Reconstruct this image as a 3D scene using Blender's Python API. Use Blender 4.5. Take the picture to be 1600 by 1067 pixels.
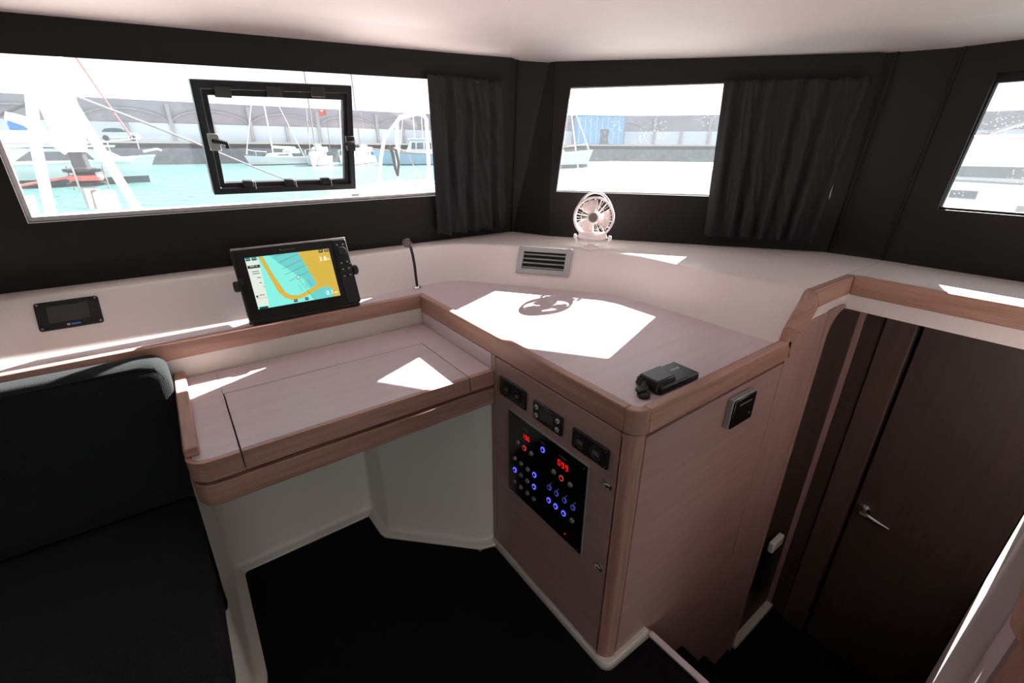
import bpy, math, random
from mathutils import Vector, Matrix

random.seed(7)
for o in list(bpy.data.objects):
    bpy.data.objects.remove(o, do_unlink=True)
scene = bpy.context.scene
COL = scene.collection
V = Vector

# ------------------------------------------------------------------ camera
F_PX, PITCH, ROLL, YAW = 704.0, 0.40587, 0.00363, 0.93289
fw = V((math.cos(YAW)*math.cos(PITCH), math.sin(YAW)*math.cos(PITCH), -math.sin(PITCH)))
rt = V((math.sin(YAW), -math.cos(YAW), 0.0))
up = rt.cross(fw)
r2 = math.cos(ROLL)*rt + math.sin(ROLL)*up
u2 = -math.sin(ROLL)*rt + math.cos(ROLL)*up
cam_data = bpy.data.cameras.new('camera')
cam_data.sensor_fit = 'HORIZONTAL'
cam_data.sensor_width = 36.0
cam_data.lens = F_PX/1600.0*36.0
cam_data.clip_start = 0.02
cam_data.clip_end = 2000
cam = bpy.data.objects.new('camera', cam_data)
COL.objects.link(cam)
R3 = Matrix((r2, u2, -fw)).transposed()
cam.matrix_world = Matrix.Translation((0, 0, 1.6)) @ R3.to_4x4()
scene.camera = cam

# ------------------------------------------------------------------ sky, sun, exposure
SKY_STRENGTH = 1.1
SUN_STRENGTH = 26.0
SUN_TRAVEL = V((-0.762, -0.285, -0.581))
world = bpy.data.worlds.new('world')
scene.world = world
world.use_nodes = True
bgn = world.node_tree.nodes['Background']
bgn.inputs[0].default_value = (0.97, 0.96, 1.0, 1)
bgn.inputs[1].default_value = SKY_STRENGTH
sd = bpy.data.lights.new('sun', 'SUN')
sd.energy = SUN_STRENGTH
sd.angle = 0.0093
sd.color = (1.0, 0.97, 0.93)
sun = bpy.data.objects.new('sun', sd)
COL.objects.link(sun)
sun.location = (20, 7, 16)
sun.rotation_euler = SUN_TRAVEL.to_track_quat('-Z', 'Y').to_euler()
scene.view_settings.view_transform = 'Standard'
scene.view_settings.look = 'None'
scene.view_settings.exposure = 0.78
scene.view_settings.gamma = 1.0
scene.view_settings.use_curve_mapping = False

# ------------------------------------------------------------------ materials
def pmat(name, col, rough=0.5, metal=0.0, noise=None, bump=0.0, nscale=20.0, emit=None, estr=1.0,
         spec=0.5, stretch=None, detail=4.0, sheen=0.0):
    m = bpy.data.materials.new(name)
    m.use_nodes = True
    nt = m.node_tree
    b = nt.nodes['Principled BSDF']
    b.inputs['Base Color'].default_value = (*col, 1)
    b.inputs['Roughness'].default_value = rough
    b.inputs['Metallic'].default_value = metal
    b.inputs['Specular IOR Level'].default_value = spec
    if sheen:
        b.inputs['Sheen Weight'].default_value = sheen
    if emit:
        b.inputs['Emission Color'].default_value = (*emit, 1)
        b.inputs['Emission Strength'].default_value = estr
    if noise is not None or bump:
        tc = nt.nodes.new('ShaderNodeTexCoord')
        mp = nt.nodes.new('ShaderNodeMapping')
        nt.links.new(tc.outputs['Object'], mp.inputs['Vector'])
        if stretch:
            mp.inputs['Scale'].default_value = stretch
        nz = nt.nodes.new('ShaderNodeTexNoise')
        nz.inputs['Scale'].default_value = nscale
        nz.inputs['Detail'].default_value = detail
        nt.links.new(mp.outputs['Vector'], nz.inputs['Vector'])
        if noise is not None:
            cr = nt.nodes.new('ShaderNodeValToRGB')
            cr.color_ramp.elements[0].position = 0.3
            cr.color_ramp.elements[1].position = 0.7
            cr.color_ramp.elements[0].color = (*noise, 1)
            cr.color_ramp.elements[1].color = (*col, 1)
            nt.links.new(nz.outputs['Fac'], cr.inputs['Fac'])
            nt.links.new(cr.outputs['Color'], b.inputs['Base Color'])
        if bump:
            bp = nt.nodes.new('ShaderNodeBump')
            bp.inputs['Strength'].default_value = bump
            bp.inputs['Distance'].default_value = 0.01
            nt.links.new(nz.outputs['Fac'], bp.inputs['Height'])
            nt.links.new(bp.outputs['Normal'], b.inputs['Normal'])
    return m

def wood(name, light, dark, axis, rough=0.42, sc=1.0):
    """straight oak grain running along the given axis, with slow cathedral waves"""
    m = bpy.data.materials.new(name)
    m.use_nodes = True
    nt = m.node_tree
    b = nt.nodes['Principled BSDF']
    b.inputs['Roughness'].default_value = rough
    tc = nt.nodes.new('ShaderNodeTexCoord')
    mp = nt.nodes.new('ShaderNodeMapping')
    s = [26*sc, 26*sc, 26*sc]
    s['xyz'.index(axis)] = 1.6*sc
    mp.inputs['Scale'].default_value = s
    nt.links.new(tc.outputs['Object'], mp.inputs['Vector'])
    n1 = nt.nodes.new('ShaderNodeTexNoise')
    n1.inputs['Scale'].default_value = 1.0
    n1.inputs['Detail'].default_value = 3
    n1.inputs['Distortion'].default_value = 0.6
    nt.links.new(mp.outputs['Vector'], n1.inputs['Vector'])
    mul = nt.nodes.new('ShaderNodeMath'); mul.operation = 'MULTIPLY'; mul.inputs[1].default_value = 5.0
    fr = nt.nodes.new('ShaderNodeMath'); fr.operation = 'PINGPONG'; fr.inputs[1].default_value = 1.0
    nt.links.new(n1.outputs['Fac'], mul.inputs[0]); nt.links.new(mul.outputs[0], fr.inputs[0])
    mp2 = nt.nodes.new('ShaderNodeMapping')
    s2 = [320*sc, 320*sc, 320*sc]
    s2['xyz'.index(axis)] = 9*sc
    mp2.inputs['Scale'].default_value = s2
    nt.links.new(tc.outputs['Object'], mp2.inputs['Vector'])
    n2 = nt.nodes.new('ShaderNodeTexNoise')
    n2.inputs['Scale'].default_value = 1.0
    n2.inputs['Detail'].default_value = 2
    nt.links.new(mp2.outputs['Vector'], n2.inputs['Vector'])
    mx = nt.nodes.new('ShaderNodeMath'); mx.operation = 'MULTIPLY_ADD'
    mx.inputs[1].default_value = 0.45
    nt.links.new(fr.outputs[0], mx.inputs[0])
    h = nt.nodes.new('ShaderNodeMath'); h.operation = 'MULTIPLY'; h.inputs[1].default_value = 0.6
    nt.links.new(n2.outputs['Fac'], h.inputs[0])
    nt.links.new(h.outputs[0], mx.inputs[2])
    cr = nt.nodes.new('ShaderNodeValToRGB')
    cr.color_ramp.elements[0].position = 0.2
    cr.color_ramp.elements[1].position = 0.75
    cr.color_ramp.elements[0].color = (*dark, 1)
    cr.color_ramp.elements[1].color = (*light, 1)
    nt.links.new(mx.outputs[0], cr.inputs['Fac'])
    nt.links.new(cr.outputs['Color'], b.inputs['Base Color'])
    bp = nt.nodes.new('ShaderNodeBump')
    bp.inputs['Strength'].default_value = 0.12
    bp.inputs['Distance'].default_value = 0.002
    nt.links.new(n2.outputs['Fac'], bp.inputs['Height'])
    nt.links.new(bp.outputs['Normal'], b.inputs['Normal'])
    return m

OAK_L, OAK_D = (0.50, 0.285, 0.22), (0.34, 0.18, 0.135)
LAM_L, LAM_D = (0.67, 0.54, 0.57), (0.62, 0.50, 0.525)
M = {}
for a in 'xyz':
    M['oak_'+a] = wood('oak_'+a, OAK_L, OAK_D, a)
    M['lam_'+a] = wood('laminate_'+a, LAM_L, LAM_D, a, rough=0.38, sc=1.3)
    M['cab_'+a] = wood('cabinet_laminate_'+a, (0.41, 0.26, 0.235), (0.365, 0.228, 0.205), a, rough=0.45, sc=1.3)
M['gel'] = pmat('white_gelcoat', (0.83, 0.745, 0.725), 0.25, noise=(0.81, 0.725, 0.705), nscale=3)
M['gel_warm'] = pmat('cream_gelcoat', (0.77, 0.72, 0.64), 0.4, noise=(0.74, 0.69, 0.61), nscale=4)
M['liner'] = pmat('headliner_vinyl', (0.80, 0.725, 0.705), 0.7, noise=(0.78, 0.705, 0.685), nscale=4, bump=0.03)
M['vinyl'] = pmat('charcoal_vinyl', (0.016, 0.0135, 0.0142), 0.65, spec=0.3, noise=(0.013, 0.0105, 0.0112), nscale=140, bump=0.06)
M['vinyl_seam'] = pmat('black_seam', (0.006, 0.005, 0.005), 0.8)
M['carpet'] = pmat('black_carpet', (0.008, 0.008, 0.0077), 0.95, spec=0.15, noise=(0.004, 0.004, 0.004), nscale=500, bump=0.4)
M['cushion'] = pmat('charcoal_weave', (0.016, 0.017, 0.019), 0.9, noise=(0.009, 0.010, 0.011), nscale=420, bump=0.5, spec=0.25, sheen=0.03)
M['curtain'] = pmat('black_curtain_cloth', (0.032, 0.031, 0.033), 0.85, spec=0.3, noise=(0.024, 0.0235, 0.025), nscale=60, bump=0.25, stretch=(6, 6, 1))
M['blk'] = pmat('black_plastic', (0.012, 0.012, 0.013), 0.35, noise=(0.010, 0.010, 0.011), nscale=30)
M['blk_matt'] = pmat('matt_black_plastic', (0.010, 0.010, 0.011), 0.6, noise=(0.008, 0.008, 0.009), nscale=60)
M['blk_gloss'] = pmat('gloss_black_acrylic', (0.006, 0.006, 0.007), 0.12, noise=(0.005, 0.005, 0.006), nscale=10)
M['lcd'] = pmat('grey_lcd', (0.06, 0.06, 0.06), 0.25, noise=(0.05, 0.05, 0.05), nscale=8)
M['chrome'] = pmat('chrome', (0.75, 0.75, 0.76), 0.12, 1.0, noise=(0.70, 0.70, 0.71), nscale=12)
M['steel'] = pmat('brushed_steel', (0.52, 0.50, 0.47), 0.3, 1.0, noise=(0.42, 0.40, 0.38), nscale=60)
M['alu'] = pmat('grey_anodised', (0.42, 0.43, 0.44), 0.45, 0.3, noise=(0.38, 0.39, 0.40), nscale=40)
M['nub'] = pmat('dark_metal_button', (0.30, 0.28, 0.26), 0.35, 0.7, noise=(0.24, 0.22, 0.20), nscale=60)
M['fanw'] = pmat('white_fan_plastic', (0.90, 0.82, 0.80), 0.35, noise=(0.87, 0.79, 0.77), nscale=12)
M['fanblade'] = pmat('pale_blade_plastic', (0.75, 0.66, 0.63), 0.4, noise=(0.71, 0.62, 0.59), nscale=12)
M['fanhub'] = pmat('grey_hub_plastic', (0.20, 0.165, 0.15), 0.4, noise=(0.17, 0.14, 0.13), nscale=20)
M['red_led'] = pmat('red_led', (0.3, 0.0, 0.0), 0.4, noise=(0.28, 0, 0), emit=(1.0, 0.01, 0.01), estr=0.65)
M['red_dim'] = pmat('red_ring_led', (0.3, 0.02, 0.02), 0.4, noise=(0.28, 0.02, 0.02), emit=(1.0, 0.08, 0.06), estr=0.3)
M['blue_led'] = pmat('blue_led', (0.05, 0.05, 0.4), 0.4, noise=(0.05, 0.05, 0.38), emit=(0.10, 0.10, 1.0), estr=1.2)
M['blue_dim'] = pmat('blue_dim_led', (0.05, 0.05, 0.3), 0.4, noise=(0.05, 0.05, 0.28), emit=(0.12, 0.12, 0.9), estr=0.26)
M['print'] = pmat('pale_print', (0.55, 0.55, 0.55), 0.5, noise=(0.52, 0.52, 0.52))
M['print_dim'] = pmat('grey_print', (0.20, 0.20, 0.20), 0.5, noise=(0.18, 0.18, 0.18))
M['white_pl'] = pmat('white_plastic', (0.75, 0.72, 0.68), 0.4, noise=(0.72, 0.69, 0.65), nscale=15)
M['door'] = wood('dark_door_veneer', (0.07, 0.044, 0.037), (0.052, 0.034, 0.028), 'z', rough=0.5, sc=1.2)
M['door_edge'] = wood('door_frame_veneer', (0.10, 0.062, 0.050), (0.075, 0.047, 0.038), 'z', rough=0.5, sc=1.2)
def screen(name, c, s=1.0):
    return pmat(name, (0.01, 0.01, 0.01), 0.3, noise=(0.012, 0.012, 0.012), emit=c, estr=s*0.72)
M['s_cyan'] = screen('chart_cyan', (0.20, 0.72, 0.62))
M['s_teal'] = screen('chart_teal', (0.12, 0.52, 0.50))
M['s_land'] = screen('chart_land', (0.56, 0.38, 0.05))
M['s_panel'] = screen('chart_panel', (0.62, 0.68, 0.60))
M['s_dark'] = screen('chart_dark', (0.01, 0.02, 0.02))
M['s_line'] = screen('chart_line', (0.16, 0.17, 0.05))
M['s_white'] = screen('chart_white', (0.9, 0.9, 0.9))
M['s_red'] = screen('chart_red', (0.7, 0.08, 0.05))
# outdoors
M['concrete'] = pmat('breakwater_concrete', (0.27, 0.245, 0.285), 0.9, noise=(0.22, 0.20, 0.235), nscale=0.35)
M['concrete_lt'] = pmat('pale_blue_painted_concrete', (0.48, 0.55, 0.63), 0.9, noise=(0.43, 0.50, 0.58), nscale=0.5)
M['joint'] = pmat('wall_rib_concrete', (0.31, 0.30, 0.32), 0.9, noise=(0.27, 0.26, 0.28), nscale=1)
M['quay_edge'] = pmat('quay_edge_stone', (0.55, 0.50, 0.44), 0.9, noise=(0.48, 0.43, 0.38), nscale=1)
M['quay_face'] = pmat('dark_quay_face', (0.17, 0.19, 0.22), 0.9, noise=(0.10, 0.115, 0.13), nscale=1.2)
M['boat_white'] = pmat('boat_white', (0.68, 0.70, 0.71), 0.3, noise=(0.64, 0.67, 0.69), nscale=0.8)
M['boat_mint'] = pmat('boat_pale_green', (0.58, 0.68, 0.66), 0.3, noise=(0.54, 0.65, 0.63), nscale=0.8)
M['boat_blue'] = pmat('boat_pale_blue', (0.30, 0.52, 0.66), 0.3, noise=(0.27, 0.48, 0.63), nscale=0.8)
M['boot'] = pmat('boat_bottom_paint', (0.06, 0.09, 0.11), 0.6, noise=(0.03, 0.05, 0.06), nscale=3)
M['boat_glass'] = pmat('boat_window_glass', (0.08, 0.10, 0.12), 0.15, noise=(0.06, 0.08, 0.10), nscale=2)
M['mast'] = pmat('mast_alloy', (0.70, 0.68, 0.68), 0.4, 0.2, noise=(0.65, 0.63, 0.63), nscale=2)
M['mast_dk'] = pmat('dark_mast', (0.22, 0.21, 0.22), 0.5, noise=(0.18, 0.17, 0.18), nscale=2)
M['rope'] = pmat('grey_rope', (0.10, 0.095, 0.105), 0.8, noise=(0.07, 0.068, 0.075), nscale=40)
M['rope_red'] = pmat('red_rope', (0.65, 0.18, 0.16), 0.8, noise=(0.55, 0.12, 0.10), nscale=40)
M['red'] = pmat('red_canvas', (0.70, 0.10, 0.08), 0.7, noise=(0.6, 0.08, 0.06), nscale=5)
M['blue'] = pmat('blue_canvas', (0.10, 0.25, 0.60), 0.7, noise=(0.08, 0.2, 0.52), nscale=5)
M['shed'] = pmat('blue_cladding', (0.17, 0.36, 0.60), 0.6, noise=(0.14, 0.31, 0.55), nscale=0.4)
M['timber'] = pmat('varnished_rail', (0.50, 0.22, 0.12), 0.4, noise=(0.4, 0.17, 0.09), nscale=6)
M['sail'] = pmat('furled_sailcloth', (0.80, 0.80, 0.80), 0.7, noise=(0.74, 0.74, 0.75), nscale=6, bump=0.2)
M['car'] = pmat('silver_car_paint', (0.55, 0.58, 0.62), 0.25, 0.3, noise=(0.52, 0.55, 0.59), nscale=2)
M['drum'] = pmat('furler_black', (0.016, 0.015, 0.020), 0.5, spec=0.3, noise=(0.010, 0.010, 0.013), nscale=30)

def water_mat():
    m = bpy.data.materials.new('harbour_water'); m.use_nodes = True
    nt = m.node_tree; b = nt.nodes['Principled BSDF']
    b.inputs['Base Color'].default_value = (0.05, 0.115, 0.115, 1)
    b.inputs['Roughness'].default_value = 0.30
    b.inputs['IOR'].default_value = 1.33
    tc = nt.nodes.new('ShaderNodeTexCoord')
    hs = []
    for sc, st in ((0.9, 1.0), (3.2, 0.45)):
        mp = nt.nodes.new('ShaderNodeMapping'); mp.inputs['Scale'].default_value = (1.0, 1.6, 1)
        mp.inputs['Rotation'].default_value = (0, 0, 0.5*sc)
        nz = nt.nodes.new('ShaderNodeTexNoise'); nz.inputs['Scale'].default_value = sc; nz.inputs['Detail'].default_value = 3
        nt.links.new(tc.outputs['Object'], mp.inputs['Vector']); nt.links.new(mp.outputs['Vector'], nz.inputs['Vector'])
        mu = nt.nodes.new('ShaderNodeMath'); mu.operation = 'MULTIPLY'; mu.inputs[1].default_value = st
        nt.links.new(nz.outputs['Fac'], mu.inputs[0]); hs.append(mu)
    ad = nt.nodes.new('ShaderNodeMath'); ad.operation = 'ADD'
    nt.links.new(hs[0].outputs[0], ad.inputs[0]); nt.links.new(hs[1].outputs[0], ad.inputs[1])
    bp = nt.nodes.new('ShaderNodeBump'); bp.inputs['Strength'].default_value = 0.9; bp.inputs['Distance'].default_value = 0.4
    nt.links.new(ad.outputs[0], bp.inputs['Height']); nt.links.new(bp.outputs['Normal'], b.inputs['Normal'])
    return m
M['water'] = water_mat()

def glass_mat(name, haze, speck):
    """clear acrylic pane with dried spray: mostly see-through, a little mirror, faint scattering specks"""
    m = bpy.data.materials.new(name); m.use_nodes = True
    nt = m.node_tree; nt.nodes.clear()
    out = nt.nodes.new('ShaderNodeOutputMaterial')
    tr = nt.nodes.new('ShaderNodeBsdfTransparent'); tr.inputs[0].default_value = (0.96, 0.98, 0.98, 1)
    gl = nt.nodes.new('ShaderNodeBsdfGlossy'); gl.inputs['Roughness'].default_value = 0.02
    tl = nt.nodes.new('ShaderNodeBsdfTranslucent'); tl.inputs[0].default_value = (0.95, 0.95, 0.97, 1)
    m1 = nt.nodes.new('ShaderNodeMixShader'); m1.inputs[0].default_value = 0.04
    nt.links.new(tr.outputs[0], m1.inputs[1]); nt.links.new(gl.outputs[0], m1.inputs[2])
    tc = nt.nodes.new('ShaderNodeTexCoord')
    vo = nt.nodes.new('ShaderNodeTexVoronoi'); vo.inputs['Scale'].default_value = 75
    nt.links.new(tc.outputs['Object'], vo.inputs['Vector'])
    cr = nt.nodes.new('ShaderNodeValToRGB')
    cr.color_ramp.elements[0].position = 0.0; cr.color_ramp.elements[0].color = (1, 1, 1, 1)
    cr.color_ramp.elements[1].position = 0.22; cr.color_ramp.elements[1].color = (0, 0, 0, 1)
    nt.links.new(vo.outputs['Distance'], cr.inputs['Fac'])
    n2 = nt.nodes.new('ShaderNodeTexNoise'); n2.inputs['Scale'].default_value = 7
    nt.links.new(tc.outputs['Object'], n2.inputs['Vector'])
    c2 = nt.nodes.new('ShaderNodeValToRGB')
    c2.color_ramp.elements[0].position = 0.48; c2.color_ramp.elements[1].position = 0.66
    nt.links.new(n2.outputs['Fac'], c2.inputs['Fac'])
    mu = nt.nodes.new('ShaderNodeMath'); mu.operation = 'MULTIPLY'
    nt.links.new(cr.outputs['Color'], mu.inputs[0]); nt.links.new(c2.outputs['Color'], mu.inputs[1])
    ma = nt.nodes.new('ShaderNodeMath'); ma.operation = 'MULTIPLY_ADD'
    ma.inputs[1].default_value = speck; ma.inputs[2].default_value = haze
    nt.links.new(mu.outputs[0], ma.inputs[0])
    m2 = nt.nodes.new('ShaderNodeMixShader')
    nt.links.new(ma.outputs[0], m2.inputs[0])
    nt.links.new(m1.outputs[0], m2.inputs[1]); nt.links.new(tl.outputs[0], m2.inputs[2])
    nt.links.new(m2.outputs[0], out.inputs[0])
    return m
M['glass'] = glass_mat('salty_window_acrylic', 0.010, 0.06)
M['glass_spray'] = glass_mat('sprayed_window_acrylic', 0.014, 0.22)

# ------------------------------------------------------------------ mesh helpers
def arc(cx, cy, r, a0, a1, n):
    return [(cx + r*math.cos(math.radians(a0+(a1-a0)*i/n)), cy + r*math.sin(math.radians(a0+(a1-a0)*i/n))) for i in range(n+1)]

def rrect(x0, x1, y0, y1, r, n=4):
    return (arc(x1-r, y0+r, r, -90, 0, n) + arc(x1-r, y1-r, r, 0, 90, n)
            + arc(x0+r, y1-r, r, 90, 180, n) + arc(x0+r, y0+r, r, 180, 270, n))

class MB:
    def __init__(s):
        s.v = []; s.f = []
    def add(s, vs, fs):
        k = len(s.v); s.v += [V(p) for p in vs]; s.f += [tuple(i+k for i in q) for q in fs]; return s
    def box(s, x0, x1, y0, y1, z0, z1):
        return s.add([(x0,y0,z0),(x1,y0,z0),(x1,y1,z0),(x0,y1,z0),(x0,y0,z1),(x1,y0,z1),(x1,y1,z1),(x0,y1,z1)],
                     [(0,3,2,1),(4,5,6,7),(0,1,5,4),(1,2,6,5),(2,3,7,6),(3,0,4,7)])
    def prism(s, pts, vec):
        """closed polygon (3d points) extruded by vec"""
        n = len(pts); vec = V(vec); p = [V(q) for q in pts]
        nrm = V((0,0,0))
        for i in range(n):
            nrm += p[i].cross(p[(i+1) % n])
        if nrm.dot(vec) < 0:
            p.reverse()
        return s.add(p + [q+vec for q in p], [tuple(range(n-1,-1,-1)), tuple(range(n,2*n))] + [(i,(i+1)%n,n+(i+1)%n,n+i) for i in range(n)])
    def pz(s, pts, z0, z1):
        return s.prism([(x,y,z0) for x,y in pts], (0,0,z1-z0))
    def ring(s, outer, inner, vec):
        """flat ring between two outlines of equal length, extruded by vec"""
        n = len(outer); vec = V(vec)
        o = [V(q) for q in outer]; i_ = [V(q) for q in inner]
        vs = o + i_ + [q+vec for q in o] + [q+vec for q in i_]
        fs = []
        nrm = V((0,0,0))
        for k in range(n):
            nrm += o[k].cross(o[(k+1) % n])
        flip = nrm.dot(vec) < 0
        for k in range(n):
            j = (k+1) % n
            q = [(k, n+k, n+j, j), (2*n+k, 2*n+j, 3*n+j, 3*n+k), (k, j, 2*n+j, 2*n+k), (n+j, n+k, 3*n+k, 3*n+j)]
            fs += [tuple(reversed(t)) for t in q] if flip else q
        return s.add(vs, fs)
    def tube(s, path, r, n=8, closed=False):
        P = [V(p) for p in path]; m = len(P)
        rs = r if isinstance(r, (list, tuple)) else [r]*m
        vs = []; ref = None
        for i in range(m):
            if closed:
                t = P[(i+1) % m]-P[i-1]
            else:
                t = P[min(i+1, m-1)]-P[max(i-1, 0)]
            t.normalize()
            if ref is None:
                ref = V((0,0,1)) if abs(t.z) < 0.9 else V((1,0,0))
            a = t.cross(ref).normalized(); b = t.cross(a).normalized(); ref = a.cross(t).normalized()
            for k in range(n):
                w = 2*math.pi*k/n
                vs.append(P[i] + rs[i]*(math.cos(w)*a + math.sin(w)*b))
        fs = []
        for i in range(m if closed else m-1):
            j = (i+1) % m
            for k in range(n):
                l = (k+1) % n
                fs.append((i*n+k, i*n+l, j*n+l, j*n+k))
        if not closed:
            fs += [tuple(range(n-1,-1,-1)), tuple(range((m-1)*n, m*n))]
        return s.add(vs, fs)
    def lathe(s, prof, M4=None, n=24):
        """profile of (radius, height) about local z"""
        vs = []; fs = []; m = len(prof)
        for r, h in prof:
            for k in range(n):
                w = 2*math.pi*k/n
                p = V((r*math.cos(w), r*math.sin(w), h)); vs.append(M4 @ p if M4 else p)
        for i in range(m-1):
            for k in range(n):
                l = (k+1) % n; fs.append((i*n+k, i*n+l, (i+1)*n+l, (i+1)*n+k))
        fs += [tuple(range(n-1,-1,-1)), tuple(range((m-1)*n, m*n))]
        return s.add(vs, fs)
    def grid(s, fn, nu, nv):
        vs = [fn(i/nu, j/nv) for j in range(nv+1) for i in range(nu+1)]
        fs = [(j*(nu+1)+i, j*(nu+1)+i+1, (j+1)*(nu+1)+i+1, (j+1)*(nu+1)+i) for j in range(nv) for i in range(nu)]
        return s.add(vs, fs)
    def xf(s, M4):
        s.v = [M4 @ p for p in s.v]; return s
    def warp(s, fn):
        s.v = [fn(p) for p in s.v]; return s
    def build(s, name, mat, parent=None, bevel=0.0, seg=2, smooth=True, solid=0.0, sub=0, ang=35, M4=None, off=0.0):
        vs = [M4 @ p for p in s.v] if M4 else s.v
        if parent is not None:
            org = parent.get('_w', None); org = V(org) if org is not None else V((0,0,0))
        else:
            xs = [p.x for p in vs]; ys = [p.y for p in vs]; zs = [p.z for p in vs]
            org = V(((min(xs)+max(xs))/2, (min(ys)+max(ys))/2, min(zs)))
        me = bpy.data.meshes.new(name)
        me.from_pydata([p-org for p in vs], [], s.f)
        me.materials.append(mat if not isinstance(mat, str) else M[mat])
        if smooth:
            for p in me.polygons:
                p.use_smooth = True
            me.set_sharp_from_angle(angle=math.radians(ang))
        o = bpy.data.objects.new(name, me)
        COL.objects.link(o)
        if parent is not None:
            o.parent = parent
        else:
            o.location = org
        o['_w'] = list(org)
        if solid:
            md = o.modifiers.new('thickness', 'SOLIDIFY'); md.thickness = solid; md.offset = off
        if bevel:
            md = o.modifiers.new('edges', 'BEVEL'); md.width = bevel; md.segments = seg
            md.limit_method = 'ANGLE'; md.angle_limit = math.radians(40)
        if sub:
            md = o.modifiers.new('round', 'SUBSURF'); md.levels = sub; md.render_levels = sub
        return o

def tag(o, label, cat=None, group=None, kind=None):
    o['label'] = label
    if cat: o['category'] = cat
    if group: o['group'] = group
    if kind: o['kind'] = kind
    return o

def thing(name, loc, label, cat=None, group=None, kind=None):
    e = bpy.data.objects.new(name, None)
    e.empty_display_size = 0.05
    e.location = loc; e['_w'] = list(loc)
    COL.objects.link(e)
    return tag(e, label, cat, group, kind)

def frame(o, x, y):
    x = V(x).normalized(); y = V(y).normalized(); z = x.cross(y).normalized(); y = z.cross(x)
    m = Matrix((x, y, z)).transposed().to_4x4(); m.translation = V(o); return m

def text(body, size, M4, mat, name, parent, align='CENTER', depth=0.0004):
    cu = bpy.data.curves.new('t', 'FONT'); cu.body = body; cu.size = size
    cu.align_x = align; cu.align_y = 'CENTER'; cu.extrude = depth; cu.resolution_u = 3
    ob = bpy.data.objects.new('t', cu); COL.objects.link(ob)
    bpy.context.view_layer.update()
    me = bpy.data.meshes.new_from_object(ob.evaluated_get(bpy.context.evaluated_depsgraph_get()))
    bpy.data.objects.remove(ob, do_unlink=True)
    mb = MB(); mb.add([v.co.copy() for v in me.vertices], [tuple(p.vertices) for p in me.polygons])
    bpy.data.meshes.remove(me)
    return mb.build(name, mat, parent, smooth=False, M4=M4)

# =================================================================== THE SHELL
# floor of the saloon (white moulded sole); stairwell left open
f = MB()
f.box(-3.0, 1.05, -2.6, 1.80, -0.06, 0.0)
f.box(1.05, 2.45, -2.6, -0.14, -0.06, 0.0)
tag(f.build('floor', 'gel_warm'), 'white moulded cabin sole around the black carpet', kind='structure')
tag(MB().box(1.0, 2.62, -0.6, 0.60, -1.0, -0.94).build('floor_hull', 'carpet'), 'dark floor of the hull passage below the stairs', kind='structure')
# threshold strip along the top of the stairs
tag(MB().prism([(1.025,0.565,0.0),(1.05,0.565,0.0),(1.075,-0.14,0.0),(1.05,-0.14,0.0)], (0,0,0.012)).build('trim_1', 'gel', bevel=0.004),
    'pale threshold strip at the top of the hull stairs', kind='structure')

carpet_out = ([(-3.0,1.14),(-0.215,1.14)] + arc(-0.17,1.22,0.08,-90,0,5) + [(-0.09,1.32)]
              + arc(-0.075,1.685,0.015,180,90,3) + arc(0.415,1.68,0.015,90,0,3) + [(0.435,1.545)]
              + arc(0.46,1.545,0.025,180,225,3)[1:] + [(0.735,1.235)] + arc(0.745,1.24,0.02,225,290,3)[1:] + [(0.805,1.205),(0.805,0.60)]
              + arc(0.84,0.595,0.035,180,270,4)[1:] + [(1.022,0.556),(1.046,-0.14),(2.40,-0.14),(2.40,-2.5),(-3.0,-2.5)])
tag(MB().pz(carpet_out, 0.0, 0.010).build('carpet', 'carpet', smooth=False, bevel=0.003), 'black carpet covering the cabin floor', 'carpet')

# stairs down into the hull
st = thing('stairs', (1.05, 0.2, -0.94), 'black carpeted steps going down beside the cabinet into the hull', kind='structure')
MB().box(1.06, 1.32, -0.10, 0.57, -0.94, -0.32).build('step', 'carpet', st, bevel=0.01)
MB().box(1.32, 1.58, -0.10, 0.57, -0.94, -0.63).build('step', 'carpet', st, bevel=0.01)

# ---- moulded liner of the knee space, running on as the sofa plinth
path = ([(-0.22,1.175)] + arc(-0.175,1.225,0.05,-90,0,4)[1:] + [(-0.125,1.36),(-0.125,1.70)] + arc(-0.095,1.705,0.03,180,90,4)[1:]
        + [(0.44,1.735)] + arc(0.44,1.715,0.02,90,0,3)[1:] + [(0.465,1.56),(0.475,1.548),(0.755,1.268),(0.765,1.262),(0.835,1.236)])
prof = [(0.036,0.0),(0.035,0.012),(0.030,0.016),(0.010,0.018),(0.003,0.026),(0.0,0.05),(0.0,0.40),(0.0,0.735)]
nrm = []
for i, p in enumerate(path):
    a = V((*path[max(i-1,0)],0)); b = V((*path[min(i+1,len(path)-1)],0))
    t = (b-a).normalized(); nrm.append(V((t.y, -t.x, 0)))
lm = MB()
def liner_pt(u, v):
    i = round(u*(len(path)-1)); off, z = prof[round(v*(len(prof)-1))]
    if path[i][0] < -0.12 and z > 0.30: z = 0.37 if z > 0.5 else 0.30     # sofa plinth stops under the cushion
    if -0.13 < path[i][0] < -0.12 and path[i][1] > 1.3 and v > 0.95: z = 0.735
    p = V((*path[i],0)) + nrm[i]*off
    return V((p.x, p.y, z))
lm.grid(liner_pt, len(path)-1, len(prof)-1)
tag(lm.build('wall_nook', 'gel_warm', ang=50), 'cream moulded liner under the chart table and sofa', kind='structure')
tag(MB().box(-3.0, -0.135, 1.20, 1.80, 0.0, 0.355).box(-3.0,-0.22,1.172,1.21,0.0,0.355).build('sofa_base', 'gel_warm', bevel=0.01), 'cream moulded plinth carrying the sofa cushions', 'sofa base')
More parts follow.
